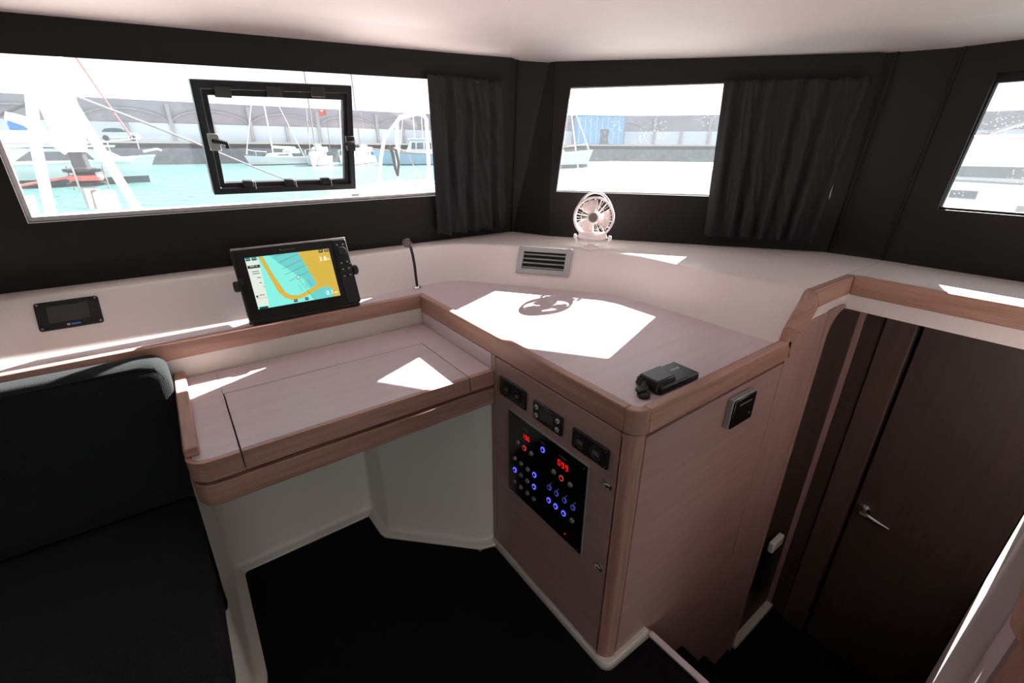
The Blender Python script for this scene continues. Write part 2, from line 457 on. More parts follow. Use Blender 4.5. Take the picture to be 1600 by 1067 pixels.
# white panel between table back and ledge
tag(MB().box(-0.30, 0.825, 1.802, 1.83, 0.10, 0.935).build('wall_splash', 'gel_warm'), 'cream splash panel behind the chart table', kind='structure')
tag(MB().box(-3.0, -0.30, 1.802, 1.83, 0.35, 0.935).build('wall_sofa', 'gel_warm'), 'cream panel behind the sofa backrest', kind='structure')

# the front wall is raked: its top leans aft by about eight degrees and its window narrows upwards
RK = math.radians(8.0)
def raked(p):
    dz = p[2]-1.15; dy = p[1]-2.155
    return V((p[0]*(1-0.065*max(dz,0)), 2.155 + dy*math.cos(RK) - dz*math.sin(RK), 1.15 + dz*math.cos(RK) + dy*math.sin(RK)))
# ---- walls of dark vinyl with window apertures
HB = V((0.592, -0.806, 0)); NB = V((0.806, 0.592, 0)); AB = V((1.5, 2.15, 0))
def panel(mb, o, u, n, outer, hole, d0, d1):
    P = lambda q: V(o) + V(u)*q[0] + V((0,0,q[1])) + V(n)*d0
    if hole:
        mb.ring([P(q) for q in outer], [P(q) for q in hole], V(n)*(d1-d0))
    else:
        mb.prism([P(q) for q in outer], V(n)*(d1-d0))
    return mb
# front
W1 = [(-0.378,1.372),(1.46,1.383),(1.46,1.893),(-0.378,1.845)]
fo = [(-3.0,1.12),(1.595,1.12),(1.64,2.10),(-3.0,2.10)]
X3 = V((1,0,0)); Y3 = V((0,1,0))
tag(panel(MB(), (0,2.155,0), X3, Y3, fo, W1, 0, 0.022).warp(raked).build('wall_front', 'vinyl', smooth=False), 'charcoal vinyl front wall with the long window', kind='structure')
w1i = [(-0.366,1.386),(1.47,1.396),(1.47,1.893),(-0.366,1.845)]
panel_w1 = thing('window_1', (0.5, 2.19, 1.38), 'long front window looking onto the marina', kind='structure')
panel(MB(), (0,2.155,0), X3, Y3, [(-3.1,-1.0),(1.66,-1.0),(1.66,2.10),(-3.1,2.10)], w1i, 0.022, 0.032).warp(raked).build('window_surround', 'gel', panel_w1, smooth=False)
panel(MB(), (0,2.155,0), X3, Y3, [(-0.40,1.36),(1.50,1.36),(1.50,1.91),(-0.40,1.91)], None, 0.0325, 0.0375).warp(raked).build('pane', 'glass', panel_w1, smooth=False)
# corner filler
cf = MB()
cf.add([(1.590,2.156,1.12),(1.671,1.918,1.12),(1.74,1.96,1.12),(1.68,2.24,1.12),(1.535,2.021,2.10),(1.671,1.918,2.10),(1.74,1.96,2.10),(1.68,2.20,2.10)],
       [(0,1,5,4),(1,2,6,5),(2,3,7,6),(3,0,4,7),(0,3,2,1),(4,5,6,7)])
tag(cf.build('wall_corner', 'vinyl', smooth=False), 'narrow charcoal vinyl filler in the front corner', kind='structure')
# diagonal
W2 = [(0.322,1.386),(1.595,1.386),(1.595,1.868),(0.372,1.872)]
tag(panel(MB(), AB, HB, NB, [(0.29,1.12),(1.640,1.12),(1.693,2.10),(0.29,2.10)], W2, 0, 0.022).build('wall_diagonal', 'vinyl', smooth=False),
    'charcoal vinyl diagonal wall behind the fan', kind='structure')
w2e = thing('window_2', AB + HB*0.95 + NB*0.03 + V((0,0,1.38)), 'diagonal corner window half covered by a curtain', kind='structure')
panel(MB(), AB, HB, NB, [(0.275,-1.0),(1.78,-1.0),(1.78,2.10),(0.275,2.10)], [(0.315,1.392),(1.60,1.392),(1.60,1.868),(0.365,1.868)], 0.022, 0.06).build('window_surround', 'gel', w2e, smooth=False)
panel(MB(), AB, HB, NB, [(0.30,1.37),(1.63,1.37),(1.63,1.90),(0.30,1.90)], None, 0.0605, 0.0655).build('pane', 'glass_spray', w2e, smooth=False)
# pillar
P0 = AB + HB*1.653; P1 = V((2.484,0.617,0))
pv = (P1-P0).normalized(); pn = V((-pv.y, pv.x, 0)); pn = pn if pn.x > 0 else -pn
L_ = (P1-P0).length
tag(panel(MB(), P0 + pn*0.004, pv, pn, [(0,1.12),(L_,1.12),(L_+0.045,2.10),(0.050,2.10)], None, 0, 0.02).build('wall_pillar', 'vinyl', smooth=False), 'charcoal vinyl pillar between curtained window and side window', kind='structure')
tag(panel(MB(), P0 - HB*0.05 + pn*0.03, pv, pn, [(-0.02,1.12),(L_+0.06,1.12),(L_+0.09,2.10),(-0.02,2.10)], None, 0, 0.02).build('wall_backing', 'vinyl_seam', smooth=False), 'dark backing behind the pillar seams', kind='structure')
wp = bpy.data.objects['wall_pillar']
wp['_w'] = list(wp.location)
MB().tube([P0 - pn*0.001 + V((0,0,1.13)), P0 + pv*0.048 - pn*0.001 + V((0,0,2.08))], 0.0055, 6).build('seam_piping', 'vinyl_seam', wp)
MB().tube([P0 + pv*(L_+0.004) - pn*0.001 + V((0,0,1.13)), P0 + pv*(L_+0.050) - pn*0.001 + V((0,0,2.08))], 0.0055, 6).build('seam_piping', 'vinyl_seam', wp)
MB().tube([(1.588,2.150,1.13),(1.535,2.022,2.08)], 0.0055, 6).build('seam_piping', 'vinyl_seam', bpy.data.objects['wall_corner'])
# side
W3 = [(0.115,1.379),(1.9,1.379),(1.9,1.853),(0.142,1.853)]
SO = V((2.484,0.605,0)); SU = V((0,-1,0))
tag(panel(MB(), SO, SU, X3, [(0.0,1.12),(3.2,1.12),(3.2,2.10),(0.045,2.10)], W3, 0, 0.022).build('wall_right', 'vinyl', smooth=False), 'charcoal vinyl side wall at the right', kind='structure')
w3e = thing('window_3', (2.51, -0.4, 1.38), 'side window at the right edge facing the neighbouring yacht', kind='structure')
panel(MB(), SO, SU, X3, [(-0.3,-1.0),(3.3,-1.0),(3.3,2.10),(-0.3,2.10)], [(0.117,1.387),(1.9,1.387),(1.9,1.822),(0.147,1.822)], 0.022, 0.06).build('window_surround', 'vinyl_seam', w3e, smooth=False)
panel(MB(), SO, SU, X3, [(0.09,1.36),(1.93,1.36),(1.93,1.88),(0.09,1.88)], None, 0.0605, 0.0655).build('pane', 'glass_spray', w3e, smooth=False)
# the rest of the saloon, outside the frame
tag(MB().box(-3.06,-3.0,-2.6,2.2,0.0,2.12).build('wall_left', 'gel_warm'), 'cream wall closing the saloon on the left', kind='structure')
bw = MB(); bw.box(-3.0,-1.35,-2.66,-2.6,-0.06,2.12); bw.box(0.4,2.55,-2.66,-2.6,-0.06,2.12); bw.box(-1.35,0.4,-2.66,-2.6,1.85,2.12)
tag(bw.build('wall_back', 'gel_warm'), 'cream aft wall on both sides of the cockpit doorway', kind='structure')

tag(MB().box(1.0,2.62,-0.66,-0.605,-1.0,1.03).build('wall_passage_end', 'cab_z'), 'dark end wall of the hull passage', kind='structure')
tag(MB().box(0.98,1.05,-0.60,0.60,-1.0,-0.065).build('wall_stair_riser', 'cab_y'), 'wall under the saloon floor at the head of the stairs', kind='structure')
# ---- ceiling
edge = [(-3.0,2.16,1.900),(-0.26,2.16,1.908),(1.10,2.16,1.950),(1.60,2.16,1.970),(1.675,1.93,1.982),(2.07,1.39,1.968),(2.476,0.84,1.958),(2.49,0.60,1.945),(2.49,-2.62,1.94)]
mid = [(-3.0,1.88,1.975),(-0.26,1.88,1.985),(0.95,1.88,2.02),(1.36,1.86,2.038),(1.44,1.72,2.035),(1.84,1.22,2.02),(2.22,0.76,2.01),(2.25,0.58,1.997),(2.25,-2.62,1.99)]
inn = [(-3.0,1.3,2.045),(-0.26,1.3,2.055),(0.60,1.3,2.075),(0.92,1.25,2.085),(0.98,1.18,2.08),(1.34,0.80,2.07),(1.60,0.55,2.06),(1.62,0.45,2.05),(1.62,-2.62,2.04)]
ctr = [(-3.0,-2.62,2.09)]
cb = MB(); n9 = len(edge)
cb.add(edge+mid+inn+[(-3.0,-2.62,2.08)], [(i, n9+i, n9+i+1, i+1) for i in range(n9-1)] + [(n9+i, 2*n9+i, 2*n9+i+1, n9+i+1) for i in range(n9-1)] + [tuple(2*n9+i for i in range(n9))+(3*n9,)])
tag(cb.build('ceiling', 'liner', ang=6, solid=0.03, off=1.0), 'pale padded headliner', kind='structure')

# =================================================================== SHELF MOULDING
bot = [(-3.0,1.925),(0.2,1.93),(0.85,1.975),(0.97,1.988),(1.06,1.978),(1.13,1.94),(1.38,1.602),(1.545,1.365),(1.58,1.27),(1.597,1.0),(1.600,0.607)]
top = [(-3.0,2.045),(0.2,2.05),(0.90,2.05),(1.07,2.045),(1.16,2.015),(1.25,1.945),(1.505,1.655),(1.65,1.43),(1.69,1.30),(1.688,1.0),(1.712,0.607)]
bak = [(-3.0,2.158),(0.2,2.158),(0.9,2.158),(1.2,2.158),(1.45,2.158),(1.60,2.158),(1.72,1.87),(2.0,1.49),(2.2,1.21),(2.46,0.86),(2.486,0.607)]
rows = []
for b_, t_, k_ in zip(bot, top, bak):
    b_ = V((*b_, 0.979)); t_ = V((*t_, 1.15)); k_ = V((*k_, 1.15))
    d = (t_-b_); e = (k_-t_).normalized(); dn = d.normalized()
    flat = V((dn.x, dn.y, 0)).normalized()
    rows.append([b_ - flat*0.012, b_ + d*0.05, b_ + d*0.5, t_ - dn*0.014, t_ - dn*0.004 + e*0.003, t_ + e*0.012, k_])
sh = MB()
for r in rows: sh.v += r
m_ = len(rows[0])
for i in range(len(rows)-1):
    for j in range(m_-1):
        a = i*m_+j; sh.f.append((a, a+m_, a+m_+1, a+1))
# run over the hull doorway
sh.box(2.093,2.486,-2.5,0.606,1.128,1.15)
# fascia beneath the oak edge, and soffit over the doorway
sh.box(1.74,2.09,0.588,0.606,1.02,1.10)
sh.box(2.072,2.09,-2.5,0.606,1.02,1.10)
sh.box(2.085,2.486,-2.5,0.60,1.02,1.035)
tag(sh.build('window_shelf', 'gel', ang=50), 'white moulded shelf running under the windows', 'shelf')

# =================================================================== COUNTER AND LEDGE
ct = thing('counter_top', (1.2, 1.2, 0.94), 'pinkish wood laminate counter and window ledge with oak edging', 'counter')
cpts = [(0.845,0.60),(1.612,0.60),(1.612,1.0),(1.595,1.28),(1.56,1.375),(1.39,1.61),(1.14,1.955),(1.07,1.995),(0.97,2.005),(0.85,1.99),(0.2,1.945),(-3.0,1.94),(-3.0,1.825),(0.845,1.825)]
MB().pz(cpts, 0.935, 0.980).build('laminate_top', 'lam_x', ct, smooth=False)
ZT, ZB = 0.992, 0.918
# oak edging: ledge, cabinet front, rounded corner, side, slope, shelf
MB().prism([(-3.0,1.80,0.930),(0.82,1.80,0.930),(0.85,1.83,0.930),(-3.0,1.83,0.930)], (0,0,ZT-0.930)).build('ledge_edge', 'oak_x', ct, bevel=0.004)
MB().prism([(0.82,1.80,ZB),(0.82,0.622,ZB),(0.85,0.622,ZB),(0.85,1.83,ZB)], (0,0,ZT-ZB)).build('front_edge', 'oak_y', ct, bevel=0.004)
crn = [(0.82,0.622)] + arc(0.867,0.622,0.047,180,270,6)[1:] + [(0.867,0.605)] + arc(0.867,0.622,0.017,270,180,4)[1:]
MB().pz(crn, ZB, ZT).build('corner_edge', 'oak_z', ct, bevel=0.004)
MB().prism([(0.867,0.575,ZB),(1.635,0.575,ZB),(1.612,0.605,ZB),(0.867,0.605,ZB)], (0,0,ZT-ZB)).build('side_edge', 'oak_x', ct, bevel=0.004)
Q = lambda pts, mat, nm: MB().prism([(x,0.575,z) for x,z in pts], (0,0.032,0)).build(nm, mat, ct, bevel=0.004)
Q([(1.60,0.992),(1.655,0.918),(1.712,0.992),(1.615,1.035)], 'oak_z', 'knee_edge')
Q([(1.615,1.035),(1.712,0.992),(1.790,1.080),(1.722,1.153)], 'oak_x', 'slope_edge')
Q([(1.722,1.153),(1.790,1.080),(2.072,1.080),(2.072,1.153)], 'oak_x', 'shelf_edge')
MB().box(2.060,2.092,-2.5,0.5745,1.080,1.153).build('doorway_edge', 'oak_y', ct, bevel=0.004)

# =================================================================== CHART CABINET
cab = thing('chart_cabinet', (1.2, 0.9, 0.0), 'pinkish laminate cabinet with oak corner post under the counter', 'cabinet')
MB().pz([(0.834,0.622)] + arc(0.867,0.628,0.034,180,270,4) + [(1.60,0.596),(1.60,1.80),(0.834,1.80)], 0.02, 0.932).build('carcass', 'cab_y', cab)
MB().box(0.820,0.836,1.2075,1.236,0.03,0.917).build('hinge_stile', 'cab_z', cab, bevel=0.002)
MB().box(0.820,0.836,1.236,1.80,0.720,0.917).build('splash_board', 'lam_y', cab)
cdoor = MB().box(0.820,0.836,0.6165,1.2045,0.032,0.914).build('door', 'cab_y', cab, bevel=0.002)
cdoor['label'] = 'cabinet door carrying the electrical panels'
MB().pz([(0.836,0.613),(0.820,0.613)] + [(0.82,0.622)] + arc(0.864,0.624,0.044,180,270,7)[1:] + [(0.872,0.60),(0.85,0.613)], 0.022, 0.917).build('corner_post', 'oak_z', cab)
MB().box(0.874,1.632,0.583,0.60,-0.02,0.900).build('side_panel', 'cab_x', cab, bevel=0.002)
# plinth lip in white
pl = MB().pz([(0.810,1.235),(0.810,0.60)] + arc(0.846,0.602,0.036,180,270,4)[1:] + [(1.03,0.566),(1.03,0.60),(0.9,0.62),(0.84,0.65),(0.84,1.235)], 0.0, 0.028)
pl.build('plinth_lip', 'gel_warm', cab, bevel=0.004)
for z in (0.727, 0.408):
    k = frame((0.820,0.648,z), (0,-1,0), (0,0,1))
    l_ = MB().lathe([(0.016,0.0),(0.016,0.004),(0.013,0.006),(0.012,0.003),(0.002,0.003)], k, 20).build('latch', 'steel', cdoor)
    MB().box(-0.010,0.010,-0.0035,0.0035,0.003,0.007).build('latch_bar', 'chrome', l_, M4=k, bevel=0.001)

FACE = lambda y, z: frame((0.8198, y, z), (0,-1,0), (0,0,1))
# ---- main switch panel
sp = thing('switch_panel', (0.815, 0.917, 0.395), 'large black breaker panel with red digits and blue lit buttons', 'panel')
K = FACE(0.917, 0.570)
MB().box(-0.196,0.196,-0.175,0.175,0.0,0.006).build('back_frame', 'alu', sp, M4=K)
MB().box(-0.1945,0.1945,-0.1735,0.1735,0.006,0.009).build('face_plate', 'blk_gloss', sp, M4=K, bevel=0.001)
SEG = {'0':'abcdef','1':'bc','3':'abgcd','6':'afgcde','9':'abcdfg'}
def digits(txt, y, z, hgt):
    w = hgt*0.55; t = hgt*0.13
    for i, chh in enumerate(txt):
        b = MB(); x0 = (917-y*1000)/1000.0 - (len(txt)*w*1.45)/2 + i*w*1.45; z0 = z-0.570-hgt/2
        S = {'a':(0,w,hgt-t,hgt),'d':(0,w,0,t),'g':(0,w,hgt/2-t/2,hgt/2+t/2),'f':(0,t,hgt/2,hgt),'e':(0,t,0,hgt/2),'b':(w-t,w,hgt/2,hgt),'c':(w-t,w,0,hgt/2)}
        for s_ in SEG[chh]:
            a = S[s_]; b.box(x0+a[0]+0.0006, x0+a[1]-0.0006, z0+a[2]+0.0006, z0+a[3]-0.0006, 0.009, 0.0100)
        b.build('digit', 'red_led', sp, M4=K, smooth=False)
digits('136', 1.009, 0.684, 0.018)
digits('099', 0.821, 0.686, 0.022)
def button(y, z, kind):
    k = FACE(y, z); k.translation += V((-0.009,0,0))
    nb = MB().lathe([(0.0095,0.0),(0.0095,0.002),(0.0080,0.0045),(0.006,0.007),(0.003,0.0085)], k, 14)
    if kind == 'off':
        nb.build('switch_button', 'nub', sp); return
    o = MB().lathe([(0.0055,0.0),(0.0055,0.004),(0.004,0.0055)], k, 14).build('switch_button', 'blk', sp)
    mt = {'blue':'blue_led','dim':'blue_dim','red':'red_dim'}[kind]
    MB().tube([k @ V((0.0080*math.cos(w*math.pi/9), 0.0092*math.sin(w*math.pi/9), 0.002)) for w in range(18)], 0.0016, 6, True).build('light_ring', mt, o)
    if kind == 'dim':
        MB().tube([k @ V((0,0.0125,0.0)), k @ V((0,0.0135,0.009))], 0.0022, 6).build('toggle', 'steel', o)
for y,z,kd in [(1.054,.638,'off'),(1.017,.637,'red'),(.979,.637,'off'),(.920,.688,'blue'),(.862,.636,'off'),(.826,.635,'red'),(.785,.637,'off')]:
    button(y,z,kd)
g = [['off','off','off','blue'],['blue','off','off','blue'],['off','off','off','off']]
for r_, z in enumerate((.559,.507,.452)):
    for c_, y in enumerate((1.071,1.034,.996,.959)):
        button(y,z,g[r_][c_])
for c_, y in enumerate((.880,.845,.806,.767)):
    button(y,.560,'dim'); button(y,.505,'blue' if c_ < 3 else 'off')
k = FACE(.795,.425); k.translation += V((-0.009,0,0))
MB().lathe([(0.0022,0),(0.0022,0.002),(0.001,0.003)], k, 8).build('indicator_lamp', 'red_led', sp)
for y,z in ((1.100,.732),(.735,.732),(1.100,.408),(.735,.408)):
    k = FACE(y,z); k.translation += V((-0.009,0,0)); MB().lathe([(0.003,0),(0.003,0.001),(0.002,0.0015)], k, 8).build('screw', 'nub', sp)
for y,z,w in ((1.015,.712,.03),(.825,.714,.034),(.92,.712,.02)):
    k = FACE(y,z); MB().box(-w/2,w/2,-.0015,.0015,.009,.0092).build('caption_strip', 'print_dim', sp, M4=k, smooth=False)

# ---- three small plates above it
def plate(name, y0, y1, z0, z1, label, cat):
    t = thing(name, (0.815,(y0+y1)/2,z0), label, cat)
    k = FACE((y0+y1)/2,(z0+z1)/2); w = (y0-y1)/2; h = (z1-z0)/2
    MB().prism([(x,y,0) for x,y in rrect(-w,w,-h,h,0.006)], (0,0,0.007)).build('face_plate', 'blk', t, M4=k, bevel=0.0015)
    for sx in (-1,1):
        for sy in (-1,1):
            MB().lathe([(0.0024,0.007),(0.0024,0.008),(0.001,0.0084)], k @ Matrix.Translation((sx*(w-0.009), sy*(h-0.009), 0)), 8).build('screw', 'nub', t)
    return t, k, w, h
t, k, w, h = plate('socket_plate', 1.171,1.022,.784,.857, 'black socket plate at the top left of the cabinet door', 'socket')
for x in (-0.030, 0.032):
    s_ = MB().lathe([(0.021,0.007),(0.021,0.011),(0.018,0.0125),(0.016,0.0085),(0.002,0.0085)], k @ Matrix.Translation((x,0,0)), 20).build('socket_ring', 'blk_matt', t)
    MB().box(x-0.008,x+0.008,-0.006,0.006,0.0085,0.0105).build('socket_insert', 'nub', s_, M4=k)
t, k, w, h = plate('control_unit', .980,.840,.781,.848, 'small black controller with grey display and four pale buttons', 'controller')
MB().box(-0.032,0.030,-0.020,0.018,0.007,0.0078).build('display', 'lcd', t, M4=k)
MB().box(-0.018,0.018,0.024,0.027,0.007,0.0074).build('caption_strip', 'print_dim', t, M4=k, smooth=False)
for x in (-0.052,0.050):
    for y in (-0.016,0.015):
        b_ = MB().lathe([(0.0085,0.007),(0.0085,0.009),(0.0065,0.010)], k @ Matrix.Translation((x,y,0)), 16).build('push_button', 'print', t)
        MB().lathe([(0.003,0.0098),(0.003,0.0106)], k @ Matrix.Translation((x,y,0)), 8).build('button_dot', 'blk', b_)
t, k, w, h = plate('gauge_plate', .796,.652,.776,.843, 'black plate with two dark sockets nearest the oak corner post', 'socket')
for x in (-0.036, 0.028):
    s_ = MB().lathe([(0.023,0.007),(0.023,0.010),(0.020,0.0115),(0.018,0.0085),(0.002,0.0085)], k @ Matrix.Translation((x,0,0)), 20).build('socket_ring', 'blk_matt', t)
    MB().box(x-0.012,x+0.012,-0.008,0.008,0.0085,0.0095).build('socket_insert', 'nub', s_, M4=k)

# ---- wall switch on the cabinet side
ws = thing('wall_switch', (1.33,0.575,0.79), 'square black touch switch with silver rim on the cabinet side', 'switch')
k = frame((1.345,0.583,0.825), (1,0,-0.02), (0.0,0,1))
MB().box(-0.068,0.068,-0.052,0.052,0.0,0.020).build('silver_rim', 'alu', ws, M4=k, bevel=0.003)
MB().box(-0.066,0.066,-0.050,0.050,0.020,0.026).build('touch_face', 'blk_gloss', ws, M4=k, bevel=0.003)
MB().box(-0.035,0.040,0.026,0.031,0.026,0.0263).build('caption_strip', 'print_dim', ws, M4=k, smooth=False)
MB().box(0.040,0.043,-0.026,-0.018,0.026,0.0265).build('indicator_lamp', 'print', ws, M4=k, smooth=False)

# =================================================================== HULL PASSAGE BELOW
tag(MB().box(1.634,1.93,0.583,0.605,-0.02,1.03).build('wall_passage', 'cab_z', smooth=False), 'laminate wall of the stairwell beside the cabinet', kind='structure')
tag(MB().box(1.05,1.93,0.585,0.605,-0.94,-0.024).build('wall_stairwell', 'cab_x', smooth=False), 'lower laminate wall beside the hull stairs', kind='structure')
# cabin door in a frame with a rounded top corner
fd = thing('door_1', (2.15,0.62,-0.94), 'narrow cabin door with rounded upper corner beyond the cabinet', kind='structure')
o_ = [(1.925,-0.94),(1.925,1.03),(1.95,1.035),(2.0,1.035),(2.38,1.035),(2.38,-0.94)]
def arch(inset):
    return [(1.925+inset,-0.94),(1.925+inset,0.80)] + [(x,z) for x,z in arc(1.925+inset+0.10,0.80+0.12,0.10,180,90,6)] + [(2.375,1.02),(2.375,-0.94)]
A0 = [(1.925,-0.94),(1.925,0.80)] + [(1.925,0.80+0.235*(i+1)/7) for i in range(6)] + [(1.93,1.035),(2.385,1.035),(2.385,-0.94)]
A1 = arch(0.03)
MB().ring([(x,0.575,z) for x,z in A0], [(x,0.575,z) for x,z in A1], (0,0.03,0)).build('door_frame', 'cab_z', fd, bevel=0.004)
MB().prism([(x,0.600,z) for x,z in arch(0.022)], (0,0.02,0)).build('door_leaf', 'door', fd, smooth=False)
for z in (0.28,-0.55):
    MB().box(1.985,2.035,0.592,0.602,z-0.03,z+0.03).build('hinge', 'blk_matt', fd, bevel=0.003)
MB().box(1.955,2.38,0.560,0.60,-0.94,-0.915).build('sill', 'gel_warm', fd, bevel=0.004)
dh = thing('door_holder', (2.06,0.57,-0.42), 'small white door catch above the hull passage floor', 'door catch')
MB().box(2.01,2.12,0.545,0.572,-0.245,-0.185).build('catch_block', 'white_pl', dh, bevel=0.006)
MB().box(2.02,2.11,0.552,0.572,-0.55,-0.245).build('catch_arm', 'blk_matt', dh, bevel=0.004)
# hull door facing us
hd = thing('door_2', (2.37,0.1,-0.94), 'dark brown hull cabin door with chrome lever handle', kind='structure')
MB().box(2.38,2.42,-0.10,0.377,-0.94,1.02).build('door_leaf', 'door', hd, bevel=0.003)
MB().box(2.36,2.42,0.392,0.50,-0.94,1.02).build('door_frame', 'door_edge', hd, bevel=0.004)
MB().box(2.375,2.42,0.502,0.575,-0.94,1.02).build('door_frame', 'door', hd, bevel=0.003)
MB().box(2.36,2.42,-0.2,-0.115,-0.94,1.02).build('door_frame', 'door_edge', hd, bevel=0.003)
MB().box(2.42,2.44,-0.6,0.6,-0.94,1.03).build('door_backing', 'vinyl_seam', hd)
lv = MB().lathe([(0.026,0.0),(0.026,0.008),(0.020,0.012),(0.012,0.016),(0.012,0.045),(0.004,0.05)], frame((2.38,0.335,0.0),(0,-1,0),(0,0,1)), 18).build('handle_rose', 'chrome', hd)
MB().tube([(2.335,0.34,0.0),(2.33,0.31,0.004),(2.325,0.27,0.0),(2.33,0.225,-0.008)], [0.011,0.011,0.009,0.006], 10).build('handle_lever', 'chrome', lv)

# galley unit at the right edge
tag(MB().box(1.15,1.40,-0.62,-0.061,-0.06,1.02).build('wall_galley', 'gel', bevel=0.006), 'white bulkhead edge between hull stairs and galley', kind='structure')
gc = thing('galley_cabinet', (1.3,-0.35,0.0), 'galley cabinet corner with rounded wood edge at the right of the frame', 'cabinet')
MB().pz([(0.90,-0.15),(1.149,-0.15),(1.149,-0.60),(0.90,-0.60)], 0.0, 0.93).build('carcass', 'lam_x', gc)
MB().pz([(1.149,-0.085)] + [(0.92,-0.085)] + arc(0.92,-0.145,0.06,90,180,6)[1:] + [(0.86,-0.60),(1.149,-0.60)], 0.985, 0.992).build('laminate_top', 'lam_x', gc)
MB().pz([(1.149,-0.082)] + [(0.92,-0.082)] + arc(0.92,-0.145,0.063,90,180,6)[1:] + [(0.857,-0.60),(1.149,-0.60)], 0.918, 0.985).build('wood_edge', 'oak_x', gc, bevel=0.003)
MB().pz([(0.95,-0.105)] + arc(0.925,-0.155,0.05,90,180,6) + [(0.875,-0.18),(0.90,-0.18),(0.95,-0.15)], 0.0, 0.918).build('corner_post', 'oak_z', gc)
MB().box(0.95,1.149,-0.15,-0.100,0.02,0.912).build('side_panel', 'lam_x', gc)
MB().box(0.885,0.90,-0.60,-0.19,0.04,0.90).build('front_panel', 'cab_y', gc)

# =================================================================== CHART TABLE
tb = thing('chart_table', (0.36,1.5,0.72), 'chart table with hinged lid and two tier oak front', 'table')
LF = [(-0.075,1.215)]
corner = arc(-0.06,1.255,0.04,270,180,5)
def slab(pts, z0, z1, nm, mt, par=tb, bev=0.002):
    return MB().pz(pts, z0, z1).build(nm, mt, par, bevel=bev)
slab([(0.006,1.229),(0.006,1.798),(-0.10,1.798),(-0.10,1.255),(-0.088,1.237),(-0.06,1.229)], 0.800, 0.858, 'left_board', 'lam_x')
slab([(0.718,1.229),(0.8185,1.229),(0.8185,1.798),(0.718,1.798)], 0.800, 0.858, 'right_board', 'lam_x')
slab([(0.006,1.594),(0.718,1.594),(0.718,1.798),(0.006,1.798)], 0.800, 0.858, 'back_board', 'lam_x')
lid = slab([(0.0095,1.229),(0.7145,1.229),(0.7145,1.5905),(0.0095,1.5905)], 0.806, 0.858, 'lid', 'lam_x')
MB().box(0.0095,0.7145,1.213,1.2288,0.799,0.858).build('lid_edge', 'oak_x', lid, bevel=0.002)
MB().box(0.718,0.8185,1.213,1.2288,0.799,0.858).build('front_edge', 'oak_x', tb, bevel=0.002)
MB().pz([(0.006,1.213),(0.006,1.2288)] + [(-0.06,1.2288),(-0.088,1.237),(-0.0995,1.255)] + [(-0.1135,1.27)] + arc(-0.06,1.267,0.054,180,270,5), 0.799, 0.858).build('rounded_corner_edge', 'oak_x', tb)
MB().pz([(-0.1135,1.27),(-0.1005,1.255),(-0.1005,1.799),(-0.1135,1.799)], 0.799, 0.858).build('left_edge', 'oak_y', tb, bevel=0.002)
# raised rail
MB().pz([(-0.113,1.262),(-0.079,1.262),(-0.082,1.80),(-0.116,1.80)], 0.8585, 0.884).build('side_rail', 'oak_y', tb, bevel=0.005)
# groove
slab([(-0.085,1.232),(0.8185,1.232),(0.8185,1.798),(-0.085,1.798)], 0.786, 0.7995, 'groove_core', 'oak_x')
low = [(0.8185,1.213),(0.8185,1.798),(-0.113,1.798),(-0.113,1.27)] + arc(-0.06,1.266,0.053,180,270,5)
slab(low, 0.720, 0.786, 'lower_tier', 'oak_x', bev=0.004)

# =================================================================== SOFA CUSHIONS
def cushion(name, x0, x1, prof, label, r=0.05, nx=26):
    """prof: closed yz outline; ends rounded by shrinking the outline"""
    cy = sum(p[0] for p in prof)/len(prof); cz = sum(p[1] for p in prof)/len(prof)
    xs = []
    for a in range(7):
        w = math.pi/2*a/6; xs.append((x1 - r*(1-math.sin(w)), 1 - (1-math.cos(math.pi/2-w))*0 - 0))
    mb = MB(); ringn = len(prof); rows = []
    for a in range(7):
        w = math.pi/2*a/6
        rows.append((x1 - r + r*math.cos(w), r*(1-math.sin(w))))     # inset decreases
    rows = [(x1 - r + r*math.cos(math.pi/2*a/6), r - r*math.sin(math.pi/2*a/6)) for a in range(7)]
    rows += [(x1 - r - (x1-r-x0)*i/nx, 0.0) for i in range(1, nx+1)]
    for i, (x, ins) in enumerate(rows):
        for y, z in prof:
            d = math.hypot(y-cy, z-cz); k_ = max(0.0, 1-ins/max(d,1e-4))
            puff = 0.006*math.sin(9*x)*0.3
            mb.v.append(V((x, cy+(y-cy)*k_, cz+(z-cz)*k_+puff)))
    for i in range(len(rows)-1):
        for j in range(ringn):
            l = (j+1) % ringn
            mb.f.append((i*ringn+j, (i+1)*ringn+j, (i+1)*ringn+l, i*ringn+l))
    mb.f.append(tuple(range(ringn))); mb.f.append(tuple(range((len(rows)-1)*ringn, len(rows)*ringn))[::-1])
    return mb, rows
seat_prof = rrect(0.90,1.66,0.36,0.505,0.055,6)
sc_ = thing('seat_cushion', (-1.3,1.3,0.36), 'charcoal woven sofa seat cushion', 'cushion')
mb, _ = cushion('seat', -2.6, -0.135, seat_prof, '')
mb.build('cover', 'cushion', sc_, ang=60)
MB().tube([(-2.6,0.913,0.492)] + [(-0.19,0.913,0.492),(-0.155,0.93,0.492),(-0.147,0.96,0.493),(-0.147,1.58,0.493)], 0.0035, 6).build('piping', 'cushion', sc_)
